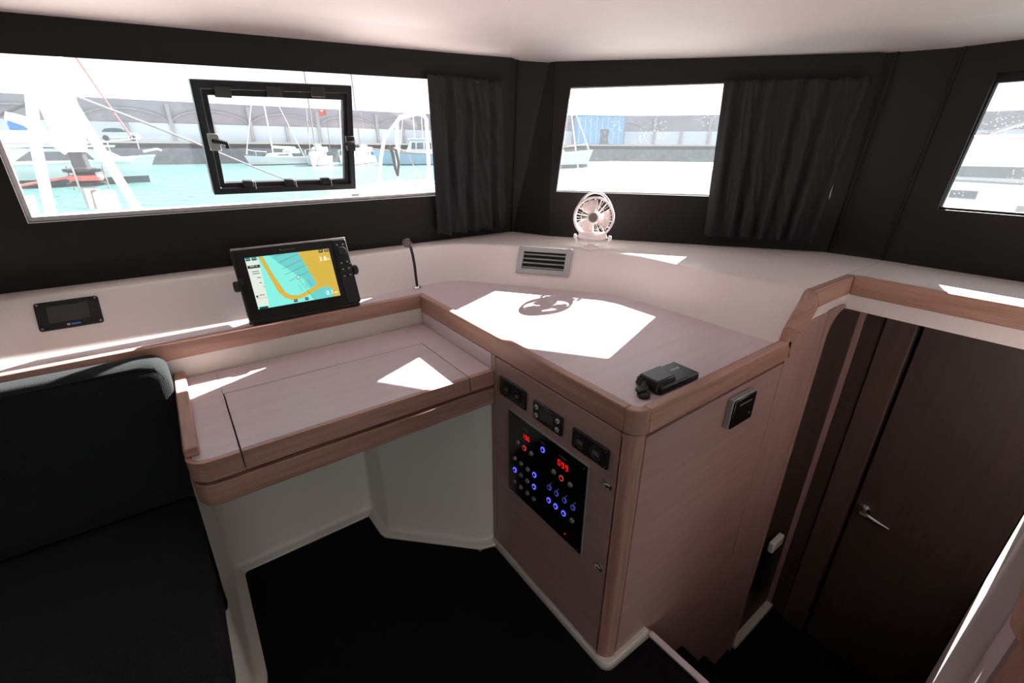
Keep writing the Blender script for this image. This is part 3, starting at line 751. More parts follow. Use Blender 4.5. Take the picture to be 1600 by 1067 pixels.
# backrest, leaning
def lean(y, z):
    return (y + (z-0.5)*0.17, z)
bp_ = [lean(y, z) for y, z in rrect(1.585,1.715,0.508,0.985,0.05,6)]
bc_ = thing('back_cushion', (-1.3,1.68,0.50), 'charcoal woven sofa back cushion leaning on the ledge panel', 'cushion')
mb, _ = cushion('back', -2.6, -0.118, bp_, '')
mb.build('cover', 'cushion', bc_, ang=60)
MB().tube([(-2.6,1.678,0.971),(-0.185,1.678,0.971),(-0.150,1.676,0.962),(-0.134,1.668,0.93),(-0.131,1.610,0.56)], 0.0045, 6).build('piping', 'cushion', bc_)

# =================================================================== CHART PLOTTER
UPM = V((0,0.1,0.25)).normalized()
mf = thing('chart_plotter', (0.355,1.86,0.97), 'black chart plotter showing a turquoise and yellow harbour chart', 'chart plotter')
K = frame((0.355,1.815,1.0), (1,0,0), UPM)
bz = MB().prism([(x,y,-0.035) for x,y in rrect(-0.208,0.208,0.006,0.276,0.012)], (0,0,0.035)).build('housing', 'blk', mf, M4=K, bevel=0.003)
MB().box(-0.200,0.150,0.012,0.270,0.0,0.003).build('glass_front', 'blk_gloss', mf, M4=K, bevel=0.001)
MB().box(-0.206,0.206,0.272,0.279,-0.03,0.004).build('top_rim', 'steel', mf, M4=K, bevel=0.001)
SX0, SX1, SY0, SY1 = -0.169, 0.131, 0.048, 0.2405
def S(uv): return (SX0+(SX1-SX0)*uv[0], SY1-(SY1-SY0)*uv[1])
scr = MB().prism([(*S(q),0.003) for q in ((0,0),(1,0),(1,1),(0,1))], (0,0,0.0004)).build('screen', 's_cyan', mf, M4=K, smooth=False)
def sp_poly(pts, mat, lay, nm):
    MB().prism([(*S(q), 0.0032+lay*0.0003) for q in pts], (0,0,0.0004)).build(nm, mat, scr, M4=K, smooth=False)
def sp_line(a, b, w, mat, lay, nm):
    A = V((*S(a),0)); B = V((*S(b),0)); d = (B-A).normalized(); n_ = V((-d.y,d.x,0))*w/2
    MB().prism([(p.x,p.y,0.0032+lay*0.0003) for p in (A+n_,B+n_,B-n_,A-n_)], (0,0,0.0004)).build(nm, mat, scr, M4=K, smooth=False)
sp_poly([(0.272,0.0),(0.611,0.0),(0.718,0.557),(0.743,0.699),(0.644,0.763),(0.602,0.558),(0.363,0.178)], 's_teal', 1, 'shallow_water')
sp_poly([(0.662,1.0),(0.629,0.865),(0.729,0.802),(0.835,0.763),(0.92,0.823),(0.904,1.0)], 's_teal', 1, 'shallow_water')
sp_poly([(0.611,0.0),(1,0),(1,1),(0.904,1),(0.92,0.823),(0.835,0.763),(0.729,0.802),(0.629,0.865),(0.515,0.922),(0.41,0.927),(0.332,0.869),(0.267,0.733),(0.15,0.004),(0.198,0.005),(0.275,0.446),(0.348,0.756),(0.406,0.831),(0.489,0.855),(0.584,0.807),(0.663,0.753),(0.743,0.699),(0.718,0.557)], 's_land', 2, 'chart_land')
sp_poly([(0.0,0.063),(0.145,0.062),(0.128,0.95),(0.0,0.945)], 's_panel', 2, 'data_panel')
for a, b in (((0.325,0.032),(0.456,0.0)),((0.347,0.169),(0.605,0.041)),((0.379,0.298),(0.631,0.164)),((0.393,0.417),(0.649,0.287)),((0.42,0.55),(0.679,0.413))):
    sp_line(a, b, 0.0016, 's_line', 2, 'pontoon_line')
for a, b in (((0.542,0.543),(0.665,0.995)),((0.52,0.641),(0.55,0.797)),((0.594,0.615),(0.62,0.742)),((0.644,0.574),(0.678,0.712))):
    sp_line(a, b, 0.0009, 's_dark', 3, 'course_line')
sp_poly([(0.524,0.464),(0.555,0.457),(0.553,0.531),(0.522,0.538)], 's_dark', 3, 'boat_marker')
sp_poly([(0.529,0.474),(0.550,0.469),(0.548,0.521),(0.527,0.526)], 's_white', 4, 'boat_marker')
for q in ([(0.008,0.004),(0.054,0.004),(0.054,0.06),(0.008,0.06)],[(0.074,0.007),(0.125,0.007),(0.125,0.063),(0.074,0.063)],[(0.866,0.004),(0.921,0.004),(0.92,0.066),(0.866,0.066)],[(0.939,0.009),(0.993,0.009),(0.993,0.062),(0.939,0.062)],[(0.006,0.155),(0.142,0.153),(0.141,0.209),(0.006,0.21)],[(0.419,0.925),(0.461,0.925),(0.459,0.98),(0.416,0.98)],[(0.555,0.921),(0.594,0.921),(0.592,0.98),(0.554,0.98)],[(0.014,0.734),(0.035,0.734),(0.034,0.771),(0.013,0.771)],[(0.014,0.961),(0.11,0.961),(0.109,1.0),(0.012,1.0)]):
    sp_poly(q, 's_dark', 3, 'screen_icon')
for (u_, v_, w_) in ((0.03,0.175,0.05),(0.095,0.175,0.02),(0.015,0.03,0.012),(0.034,0.03,0.012),(0.083,0.03,0.014),(0.105,0.03,0.012),(0.876,0.03,0.03),(0.95,0.03,0.03),(0.43,0.95,0.018),(0.565,0.95,0.018)):
    sp_line((u_,v_),(u_+w_,v_), 0.0022, 's_panel', 4, 'icon_glyph')
for (u_, v_, w_) in ((0.04,0.275,0.075),(0.04,0.315,0.08),(0.075,0.40,0.045),(0.085,0.50,0.03),(0.12,0.59,0.012),(0.05,0.735,0.06)):
    sp_line((u_,v_),(u_+w_,v_), 0.0022, 's_dark', 3, 'data_line')
sp_line((0.013,0.793),(0.128,0.792), 0.0012, 's_red', 3, 'scale_bar')
def sp_text(body, u_, v_, size, mat, nm):
    x, y = S((u_, v_)); text(body, size, K @ Matrix.Translation((x,y,0.0048)), mat, nm, scr)
sp_text('3.8', 0.895, 0.20, 0.024, 's_white', 'depth_digits')
sp_text('m', 0.965, 0.21, 0.012, 's_white', 'depth_unit')
sp_text('0.1', 0.875, 0.905, 0.024, 's_white', 'range_digits')
sp_text('nm', 0.955, 0.915, 0.012, 's_white', 'range_unit')
text('Raymarine', 0.013, K @ Matrix.Translation((-0.02,0.256,0.0032)), 'print_dim', 'brand_lettering', mf)
# key column
MB().prism([(x,y,0.0) for x,y in rrect(0.152,0.204,0.012,0.270,0.006)], (0,0,0.005)).build('key_column', 'blk_matt', mf, M4=K, bevel=0.001)
MB().lathe([(0.019,0.005),(0.019,0.013),(0.016,0.018),(0.010,0.019),(0.002,0.017)], K @ Matrix.Translation((0.178,0.222,0)), 24).build('rotary_knob', 'blk', mf)
for x,y in ((0.166,0.250),(0.190,0.250),(0.166,0.176),(0.190,0.178),(0.166,0.150),(0.190,0.152),(0.166,0.122),(0.190,0.124)):
    kb = MB().prism([(a,b,0.005) for a,b in rrect(x-0.007,x+0.007,y-0.007,y+0.007,0.002,2)], (0,0,0.003)).build('key', 'blk', mf, M4=K)
    MB().box(x-0.003,x+0.003,y-0.002,y+0.002,0.008,0.0083).build('key_mark', 'print', kb, M4=K, smooth=False)
# trunnion bracket, side knobs
MB().box(-0.215,0.215,-0.03,-0.012,-0.12,0.0).build('bracket_base', 'blk_matt', mf, M4=frame((0.355,1.835,1.002),(1,0,0),(0,0,1)), bevel=0.003) if False else None
MB().box(0.16,0.55,1.838,1.90,0.981,0.997).build('bracket_base', 'blk_matt', mf, bevel=0.003)
for s_ in (-1, 1):
    MB().box(0.355+s_*0.1995-0.006,0.355+s_*0.1995+0.006,1.865,1.90,0.981,1.16).build('bracket_arm', 'blk_matt', mf, bevel=0.003)
    MB().lathe([(0.018,0.0),(0.020,0.005),(0.020,0.016),(0.015,0.020)], frame((0.355+s_*0.207,1.875,1.13),(0,s_,0),(0,0,1)), 18).build('side_knob', 'blk_matt', mf)
MB().box(-0.20,0.20,-0.004,0.006,-0.03,0.004).build('bottom_rim', 'blk_gloss', mf, M4=K, bevel=0.002)

# =================================================================== LEDGE FITTINGS
bm_ = thing('battery_monitor', (-0.34,1.98,1.04), 'small black battery display set in the white ledge face', 'display')
USL = V((0,0.125,0.184)).normalized()
K = frame((-0.341,1.928+0.125*0.66,0.966+0.184*0.66), (1,0,0), USL)
MB().prism([(x,y,0) for x,y in rrect(-0.080,0.080,-0.049,0.049,0.008)], (0,0,0.008)).build('face_plate', 'blk', bm_, M4=K, bevel=0.002)
MB().box(-0.052,0.050,-0.026,0.030,0.008,0.009).build('display_glass', 'lcd', bm_, M4=K)
MB().box(-0.012,-0.004,-0.040,-0.034,0.008,0.0084).build('logo_mark', 'print', bm_, M4=K, smooth=False)
MB().box(-0.001,0.022,-0.040,-0.035,0.008,0.0084).build('logo_strip', 'blue', bm_, M4=K, smooth=False)
for sx in (-1,1):
    for sy in (-1,1):
        MB().lathe([(0.0035,0.008),(0.0035,0.0095),(0.001,0.010)], K @ Matrix.Translation((sx*0.072,sy*0.041,0)), 8).build('screw', 'steel', bm_)

# gooseneck reading lamp
gl_ = thing('gooseneck_lamp', (0.878,1.95,0.980), 'slim black gooseneck chart lamp with chrome head', 'lamp')
MB().lathe([(0.024,0.0),(0.024,0.006),(0.018,0.010),(0.009,0.013)], Matrix.Translation((0.878,1.95,0.980)), 20).build('base', 'chrome', gl_)
MB().tube([(0.878,1.95,0.990),(0.876,1.95,1.03),(0.874,1.95,1.09),(0.868,1.948,1.14),(0.860,1.944,1.175),(0.850,1.940,1.195)], 0.0062, 10).build('gooseneck', 'blk_matt', gl_)
hm = frame((0.838,1.932,1.204), (0.9,-0.45,0), (0.3,0.45,0.85))
hm2 = frame((0.838,1.930,1.206), V((0.55,-0.25,0.8)), V((0.8,0.5,-0.2)))
axd = V((-0.55,-0.83,0.05)).normalized()
hx = axd.cross(V((0,0,1))).normalized()
HM = frame((0.842,1.934,1.204), hx, axd.cross(hx))
if (HM.to_3x3() @ V((0,0,1))).dot(axd) < 0: HM = HM @ Matrix.Rotation(math.pi, 4, 'X')
MB().lathe([(0.008,-0.024),(0.016,-0.019),(0.0205,-0.006),(0.0215,0.018),(0.0205,0.022)], HM, 20).build('head', 'chrome', gl_)
MB().lathe([(0.0145,0.0222),(0.0135,0.0235),(0.002,0.0240)], HM, 20).build('lens', 'fanhub', gl_)

# air vent in the shelf face
UPV = (NB*0.115 + V((0,0,0.18))).normalized()
K = frame(V((1.38,1.602,0.97)) + HB*(-0.022) + UPV*0.139 + HB.cross(UPV)*(-0.0), HB, UPV)
if (K.to_3x3() @ V((0,0,1))).dot(V((-1,-1,0.5))) < 0:
    K = K @ Matrix.Rotation(math.pi, 4, 'Y')
K = K @ Matrix.Translation((0,0,0.004))
av = thing('air_vent', K.translation - V((0,0,0.06)), 'grey louvred air vent in the white shelf face', 'vent')
MB().ring([(x,y,0) for x,y in ((-0.132,-0.068),(0.132,-0.068),(0.132,0.068),(-0.132,0.068))], [(x,y,0) for x,y in ((-0.105,-0.044),(0.105,-0.044),(0.105,0.044),(-0.105,0.044))], (0,0,0.010)).build('vent_frame', 'alu', av, M4=K, bevel=0.002)
MB().box(-0.106,0.106,-0.045,0.045,-0.002,0.001).build('vent_back', 'vinyl_seam', av, M4=K)
for i in range(4):
    y = -0.033 + i*0.022
    MB().prism([(-0.104,y,0.001),(-0.104,y+0.0025,0.001),(-0.104,y-0.006,0.011),(-0.104,y-0.0085,0.011)], (0.208,0,0)).build('louvre', 'alu', av, M4=K)

# =================================================================== FAN
fn = thing('desk_fan', (1.633,1.533,1.15), 'small white desk fan standing on the window shelf', 'fan')
FC = V((1.626,1.542,1.296)); tilt = -0.10
FN = (-NB*math.cos(tilt) + V((0,0,1))*math.sin(-tilt)).normalized()
FK = frame(FC, -HB if False else HB, V((0,0,1)))
FK = frame(FC, HB, FN.cross(HB))
if (FK.to_3x3() @ V((0,0,1))).dot(FN) < 0:
    FK = frame(FC, HB, -FN.cross(HB))
RR = 0.096
circ = lambda r, z, n=48: [(r*math.cos(2*math.pi*i/n), r*math.sin(2*math.pi*i/n), z) for i in range(n)]
MB().ring(circ(RR,-0.022), circ(RR-0.009,-0.022), (0,0,0.044)).build('rim', 'fanw', fn, M4=FK, bevel=0.003)
gr = MB()
for i in range(36):
    a = 2*math.pi*i/36
    gr.tube([FK @ V((r*math.cos(a), r*math.sin(a), z)) for r, z in ((0.024,0.026),(0.055,0.027),(0.086,0.018))], 0.0013, 5)
gr.build('front_grille', 'fanw', fn)
gb = MB()
for i in range(18):
    a = 2*math.pi*(i+0.5)/18
    gb.tube([FK @ V((r*math.cos(a), r*math.sin(a), z)) for r, z in ((0.02,-0.03),(0.055,-0.03),(0.086,-0.018))], 0.0014, 4)
gb.build('rear_grille', 'fanw', fn)
MB().tube([FK @ V((0.056*math.cos(i*math.pi/24), 0.056*math.sin(i*math.pi/24), 0.027)) for i in range(48)], 0.0017, 5, True).build('grille_hoop', 'fanw', fn)
MB().lathe([(0.027,0.020),(0.027,0.029),(0.025,0.031)], FK, 24).build('hub_ring', 'fanw', fn)
MB().lathe([(0.021,0.0305),(0.020,0.034),(0.004,0.035)], FK, 24).build('hub_cap', 'fanhub', fn)
MB().lathe([(0.025,-0.05),(0.030,-0.045),(0.030,-0.018),(0.018,0.0),(0.015,0.018)], FK, 20).build('motor', 'fanw', fn)
for k_ in range(3):
    a0 = math.radians((112, 232, 352)[k_])
    def bl(u, v, a0=a0):
        r = 0.018 + 0.062*v
        wdt = 0.58*(0.75+0.45*math.sin(math.pi*min(1,v*0.75+0.1)))
        a = a0 + (u-0.5)*2*wdt
        return FK @ V((r*math.cos(a), r*math.sin(a), 0.006-0.022*(u-0.5)))
    MB().grid(bl, 12, 6).build('blade', 'fanblade', fn, solid=0.0015)
# carrying handle over the top
hp = []
for i in range(25):
    a = math.radians(28 + (152-28)*i/24)
    e = math.sin(math.pi*i/24)
    hp.append(FK @ V(((RR-0.004)*math.cos(a)*1.0, (RR-0.004)*math.sin(a) + 0.022*e, 0.0)))
MB().tube(hp, 0.0055, 8).build('handle', 'fanw', fn)
# yoke and base
yk = [FK @ V((x, y, -0.005)) for x, y in ((-0.078,-0.088),(-0.080,-0.100),(-0.074,-0.118),(-0.058,-0.130),(-0.03,-0.135),(0,-0.136),(0.03,-0.135),(0.058,-0.130),(0.074,-0.118),(0.080,-0.100),(0.078,-0.088))]
MB().tube(yk, 0.0048, 8).build('yoke', 'fanw', fn)
MB().prism([FK @ V((x,y,-0.012)) for x,y in ((-0.062,-0.066),(0.062,-0.066),(0.072,-0.094),(0.040,-0.104),(-0.040,-0.104),(-0.072,-0.094))], FN*0.02).build('neck', 'fanw', fn, bevel=0.003)
for s_ in (-1,1):
    MB().lathe([(0.011,0),(0.012,0.003),(0.012,0.010),(0.008,0.013)], frame(FK @ V((s_*0.078,-0.092,-0.005)), FK.to_3x3() @ V((0,s_,0)), FN), 14).build('tilt_knob', 'fanw', fn)
MB().lathe([(0.040,0.0),(0.041,0.004),(0.036,0.009),(0.020,0.013),(0.014,0.020)], Matrix.Translation((1.622,1.546,1.150)), 24).build('base', 'fanw', fn)

# =================================================================== DEVICE ON THE COUNTER
dv = thing('dash_unit', (1.05,0.66,0.980), 'black plastic device lying near the counter corner', 'device')
K = frame((1.045,0.660,0.9802), (0.995,-0.03,0), (0.03,0.995,0))
MB().prism([(x,y,0) for x,y in rrect(-0.080,0.090,-0.045,0.045,0.006)], (0,0,0.024)).build('body', 'blk', dv, M4=K, bevel=0.005)
ub = MB(); ub.add([(-0.092,-0.038,0.006),(0.010,-0.038,0.006),(0.010,0.040,0.006),(-0.092,0.040,0.006),(-0.082,-0.030,0.036),(-0.008,-0.030,0.036),(0.012,0.036,0.036),(-0.080,0.034,0.036)],
       [(0,3,2,1),(4,5,6,7),(0,1,5,4),(1,2,6,5),(2,3,7,6),(3,0,4,7)])
ub.build('raised_block', 'blk', dv, M4=K, bevel=0.004)
mk = MB()
for i, w_ in enumerate((0.004,0.005,0.003,0.006,0.004)):
    mk.box(0.030+0.0075*i, 0.030+0.0075*i+w_, 0.006, 0.013, 0.024, 0.0244)
mk.build('printed_mark', 'print', dv, M4=K, smooth=False)
MB().tube([K @ V(q) for q in ((-0.088,0.005,0.018),(-0.100,0.0,0.020),(-0.110,-0.008,0.016),(-0.118,-0.014,0.012))], 0.008, 10).build('plug_neck', 'blk_matt', dv)
MB().lathe([(0.017,0.0),(0.018,0.004),(0.018,0.009),(0.012,0.013)], K @ Matrix.Translation((-0.122,-0.020,0.0)), 20).build('round_foot', 'blk', dv)
MB().prism([(x-0.118,y-0.008,0.014) for x,y in rrect(-0.020,0.024,-0.010,0.010,0.008)], (0,0,0.006)).build('clip', 'blk_matt', dv, M4=K, bevel=0.001)

# =================================================================== OPENING PORT IN THE FRONT WINDOW
ht = thing('opening_port', (0.44,2.15,1.435), 'black framed opening port in the long front window', 'window hatch')
HO = [(0.158,1.438),(0.706,1.436),(0.742,1.836),(0.168,1.818)]
HI0 = [(0.185,1.462),(0.684,1.460),(0.716,1.806),(0.196,1.790)]
HI = [(0.203,1.478),(0.666,1.476),(0.702,1.782),(0.214,1.772)]
z3 = lambda pts, y: [(x,y,z) for x,z in pts]
MB().ring(z3(HO,2.135), z3(HI0,2.135), (0,0.055,0)).warp(raked).build('outer_frame', 'blk', ht, bevel=0.004)
MB().ring(z3([(0.184,1.461),(0.685,1.459),(0.717,1.807),(0.195,1.791)],2.148), z3(HI,2.148), (0,0.03,0)).warp(raked).build('inner_frame', 'blk_matt', ht, bevel=0.003)
for i, x in enumerate((0.262,0.437,0.600)):
    MB().box(x-0.027,x+0.027,2.128,2.150,1.778+0.03*(x-0.2)/0.5-0.014,1.800+0.03*(x-0.2)/0.5).warp(raked).build('hinge', 'lcd', ht, bevel=0.003)
for x in (0.285,0.437,0.580):
    c_ = MB().box(x-0.022,x+0.014,2.122,2.150,1.462,1.488).warp(raked).build('screen_clip', 'blk_matt', ht, bevel=0.004)
    MB().box(x+0.020,x+0.0225,2.131,2.134,1.455,1.482).warp(raked).build('clip_edge', 'white_pl', c_)
for x, s_ in ((0.200,1),(0.705,-1)):
    l_ = MB().box(x-0.020,x+0.016,2.118,2.136,1.595,1.652).warp(raked).build('latch_plate', 'steel' if s_ > 0 else 'blk', ht, bevel=0.003)
    MB().tube([(x-0.008*s_,2.118,1.628),(x+0.010*s_,2.110,1.628),(x+0.034*s_,2.108,1.622),(x+0.036*s_,2.108,1.606)], 0.008, 8).warp(raked).build('latch_lever', 'blk', l_)

# =================================================================== CURTAINS
def curtain(name, o, u, n, s0t, s1t, s0b, s1b, zt, zb, label, seed, folds, wf=lambda p: p):
    rng = random.Random(seed)
    ph = [rng.uniform(0,6.28) for _ in range(6)]
    def fold(t, v, k):
        amp = 0.014 + 0.012*v
        return amp*(math.sin(6.283*folds*t + ph[0] + 0.8*v*math.sin(5*t+ph[1])) + 0.5*math.sin(6.283*folds*1.7*t + ph[2] + 1.6*v) + 0.25*math.sin(6.283*folds*3.1*t*(1-0.4*v)+ph[3]))
    def fn_(t, v):
        zz = zt(t) + (zb(t)-zt(t))*v
        s = (s0t+(s1t-s0t)*t)*(1-v) + (s0b+(s1b-s0b)*t)*v
        bulge = 0.012*math.sin(math.pi*v)*math.sin(3.1*t+ph[4])
        s += 0.012*math.sin(6*v+ph[5])*t*(1-t)*4*0.4
        d = -0.038 + fold(t, v, 0)*0.75 - 0.02*v + bulge*0.6
        return V(o) + V(u)*s + V((0,0,zz)) + V(n)*min(d, -0.006)
    e = thing(name, V(o)+V(u)*((s0b+s1b)/2)+V((0,0,zb(0.5)))+V(n)*-0.03, label, 'curtain', 'window curtains')
    MB().grid(fn_, 110, 40).warp(wf).build('cloth', 'curtain', e, ang=180, solid=0.0015)
    def hd_(t, v):
        s = (s0t+(s1t-s0t)*t); zz = zt(t) - 0.016*v + 0.004*math.sin(60*t)
        return V(o) + V(u)*s + V((0,0,zz)) + V(n)*(-0.036 + fold(t, 0, 0)*0.6)
    MB().grid(hd_, 110, 2).warp(wf).build('heading_tape', 'curtain', e, ang=180, solid=0.002)
    return e
curtain('curtain', (0,2.155,0), X3, Y3, 1.092, 1.512, 1.085, 1.530, lambda t: 1.900+0.004*t, lambda t: 1.200+0.03*max(0,t-0.72), 'narrow black curtain gathered at the right end of the front window', 3, 5.0, raked)
curtain('curtain', AB, HB, NB, 1.062, 1.612, 1.085, 1.560, lambda t: 1.872-0.004*t, lambda t: 1.208-0.004*t, 'wide black curtain drawn over the right half of the diagonal window', 11, 6.5)

# =================================================================== OUTDOORS
WZ = -0.6
wm = MB().ring([(-400,-300,WZ),(420,-300,WZ),(420,500,WZ),(-400,500,WZ)], [(-6,-8,WZ),(3.4,-8,WZ),(3.4,6.0,WZ),(-6,6.0,WZ)], (0,0,-0.5))
tag(wm.build('water', 'water', smooth=False), 'turquoise harbour water', 'water', kind='stuff')

# breakwater
BP = [(-70,84.4),(43,85.6),(78,64),(113,20),(117,-40)]
bkw = thing('breakwater', (20,85,WZ), 'high grey concrete breakwater wall with arched bays across the harbour', 'wall')
for i in range(4):
    a = V((*BP[i],0)); b = V((*BP[i+1],0)); d = (b-a).normalized(); n_ = V((d.y,-d.x,0)); L = (b-a).length
    nm = ('wall_face',)
    MB().prism([a+V((0,0,WZ-0.4)), b+V((0,0,WZ-0.4)), b+V((0,0,7.4)), a+V((0,0,7.4))], -n_*1.5).build('wall_face', 'concrete', bkw, smooth=False)
    MB().prism([a+n_*0.05+V((0,0,2.0)), b+n_*0.05+V((0,0,2.0)), b+n_*0.05+V((0,0,4.6)), a+n_*0.05+V((0,0,4.6))], n_*0.12).build('painted_band', 'concrete_lt', bkw, smooth=False)
    MB().prism([a+n_*0.0+V((0,0,WZ-0.3)), b+V((0,0,WZ-0.3)), b+n_*4.5+V((0,0,WZ-0.3)), a+n_*4.5+V((0,0,WZ-0.3))], (0,0,2.3)).build('quay', 'quay_face', bkw, smooth=False)
    MB().prism([a+V((0,0,2.0)), b+V((0,0,2.0)), b+n_*4.8+V((0,0,2.0)), a+n_*4.8+V((0,0,2.0))], (0,0,0.25)).build('quay_edge', 'quay_edge', bkw, smooth=False)
    k_ = 0
    s = 3.0
    while s < L-1 and i < 3:
        p = a + d*s
        MB().prism([p+n_*0.02+V((0,0,2.2)), p+d*0.45+n_*0.02+V((0,0,2.2)), p+d*0.45+n_*0.02+V((0,0,7.0 if k_ % 2 == 0 else 4.6)), p+n_*0.02+V((0,0,7.0 if k_ % 2 == 0 else 4.6))], n_*0.5).build('pier', 'joint', bkw, smooth=False)
        if k_ % 2 == 0 and i < 2:
            pts = [p + d*(0.2+4.9*(1-math.cos(math.pi*q/12))) + V((0,0,4.4+1.9*math.sin(math.pi*q/12))) + n_*0.15 for q in range(13)]
            MB().tube(pts, 0.11, 5).build('arch_rib', 'joint', bkw)
        s += 5.0; k_ += 1

# blue shed on the quay seen through the diagonal window
sh_ = thing('quay_shed', (66,62,2.25), 'blue clad shed on the quay behind the diagonal window', 'shed')
KS = frame((71,66.5,2.3), (0.87,-0.5,0), (0.5,0.87,0))
MB().box(-5.5,3.5,-1.5,1.5,0.0,4.95).build('shed_wall', 'shed', sh_, M4=KS)
MB().prism([(-5.8,-1.8,4.95),(-5.8,0,5.25),(-5.8,1.8,4.95)], (9.6,0,0)).build('shed_roof', 'concrete_lt', sh_, M4=KS)
for i in range(8):
    MB().box(-5.2+i*1.1,-5.05+i*1.1,-1.56,-1.5,0,4.95).build('cladding_rib', 'concrete_lt', sh_, M4=KS)
MB().box(-1.0,0.6,-1.58,-1.5,0,2.6).build('shed_door', 'boat_glass', sh_, M4=KS)

# parked car
cr_ = thing('car', (-2.8,81.8,2.25), 'silver car parked on the quay behind the motor boat', 'car')
KC = frame((-2.8,81.5,2.25), (1,0,0), (0,1,0))
MB().prism([(x,-0.85,z) for x,z in ((-2.2,0.25),(2.15,0.25),(2.2,0.75),(1.9,0.92),(1.05,1.02),(-1.9,1.0),(-2.2,0.8))], (0,1.7,0)).build('body', 'car', cr_, M4=KC, bevel=0.06)
MB().prism([(x,-0.78,z) for x,z in ((-1.7,0.98),(1.1,0.98),(0.45,1.45),(-0.2,1.52),(-1.2,1.42))], (0,1.56,0)).build('cabin', 'boat_glass', cr_, M4=KC, bevel=0.05)
MB().prism([(x,-0.70,z) for x,z in ((0.5,1.43),(-0.2,1.50),(-1.25,1.40),(-1.2,1.46),(-0.2,1.56),(0.45,1.49))], (0,1.4,0)).build('roof', 'car', cr_, M4=KC)
for x in (-1.35,1.35):
    for y in (-0.86,0.66):
        MB().lathe([(0.33,0),(0.33,0.2)], KC @ frame((x,y,0.33),(1,0,0),(0,0,-1)), 16).build('wheel', 'drum', cr_)

def hull(L, B, fb, sheer, mat, boot, root, K, zb=-0.3, bt_z=0.12, rail=None):
    """bow at +x; origin at waterline midships"""
    st_ = []; n = 14
    for i in range(n+1):
        t = i/n; x = -L/2 + L*t
        wid = B/2*(0.86+0.14*math.sin(math.pi*min(1,t*1.2))) * (1 - max(0,(t-0.45)/0.55)**2.3)
        wid = max(wid, 0.02); ztop = fb + sheer*max(0,(t-0.3)/0.7)**2
        wl = wid*0.86*(1-max(0,(t-0.75)/0.25)*0.6)
        xt = x + (0.06*L*max(0,(t-0.7)/0.3) if t > 0.7 else 0)
        st_.append([(x,-wl*0.8,zb),(x,-wl,bt_z),(xt*1.0,-wid,ztop),(xt,wid,ztop),(x,wl,bt_z),(x,wl*0.8,zb)])
    top_ = MB(); bt = MB(); dk = MB()
    for r in st_:
        top_.v += [V(r[1]),V(r[2]),V(r[3]),V(r[4])]; bt.v += [V(r[0]),V(r[1]),V(r[4]),V(r[5])]
    for i in range(n):
        a = i*4; b = a+4
        top_.f += [(a,b,b+1,a+1),(a+1,b+1,b+2,a+2),(a+2,b+2,b+3,a+3)]
        bt.f += [(a,b,b+1,a+1),(a+2,b+2,b+3,a+3),(a+3,b+3,b,a)]
    top_.f += [(0,1,2,3),(n*4+3,n*4+2,n*4+1,n*4)]; bt.f += [(0,1,2,3)]
    h_ = top_.build('hull', mat, root, M4=K, ang=50); bt.build('bottom', boot, root, M4=K, ang=50)
    if rail:
        for s_ in (2,3):
            MB().tube([K @ V(r[s_]) for r in st_], 0.07, 5).build('gunwale', rail, h_)
    return st_

def rails(root, K, pts, hgt, mat='mast', r=0.025):
    b = MB(); b.tube([K @ (V(p)+V((0,0,hgt))) for p in pts], r, 5); b.build('guard_rail', mat, root)
    for p in pts:
        MB().tube([K @ V(p), K @ (V(p)+V((0,0,hgt)))], r*0.8, 5).build('stanchion', mat, root)

# motor boat on the left
mbt = thing('motor_boat', (-5.6,39.6,WZ), 'pale green motor boat moored at the left of the front window', 'boat')
KM = frame((-5.9,39.4,WZ), (0.985,0.17,0), (-0.17,0.985,0))
hull(11.0, 3.4, 1.25, 0.40, 'boat_mint', 'boot', mbt, KM, bt_z=0.42, rail='boat_white')
KM2 = KM @ Matrix.Translation((2.1,0,-0.2))
MB().prism([(x,-1.2,z) for x,z in ((-4.8,1.4),(2.6,1.5),(1.4,2.25),(-4.4,2.35))], (0,2.4,0)).build('deckhouse', 'boat_white', mbt, M4=KM2, bevel=0.05)
MB().prism([(x,-1.22,z) for x,z in ((-2.6,1.62),(0.8,1.66),(0.5,2.10),(-1.9,2.12))], (0,0.05,0)).build('side_window', 'boat_glass', mbt, M4=KM2)
MB().prism([(x,-1.35,z) for x,z in ((-4.9,2.35),(1.9,2.35),(2.0,2.48),(-4.9,2.5))], (0,2.7,0)).build('flybridge_deck', 'boat_white', mbt, M4=KM2)
MB().prism([(x,-1.0,z) for x,z in ((-3.6,2.5),(0.0,2.5),(-0.4,3.25),(-3.6,3.2))], (0,2.0,0)).build('flybridge', 'boat_white', mbt, M4=KM2, bevel=0.05)
MB().box(-2.3,-0.9,-1.02,1.02,3.2,3.7).build('canopy', 'blue', mbt, M4=KM2, bevel=0.1)
rails(mbt, KM, [(-1.0,-1.5,1.5),(0.6,-1.4,1.55),(2.2,-1.25,1.7),(3.8,-0.8,1.85),(5.4,-0.1,2.05)], 0.62)
MB().tube([KM @ V(q) for q in ((5.6,0,1.9),(6.4,0,2.05),(6.6,0,1.95))], 0.08, 6).build('bow_roller', 'mast', mbt)

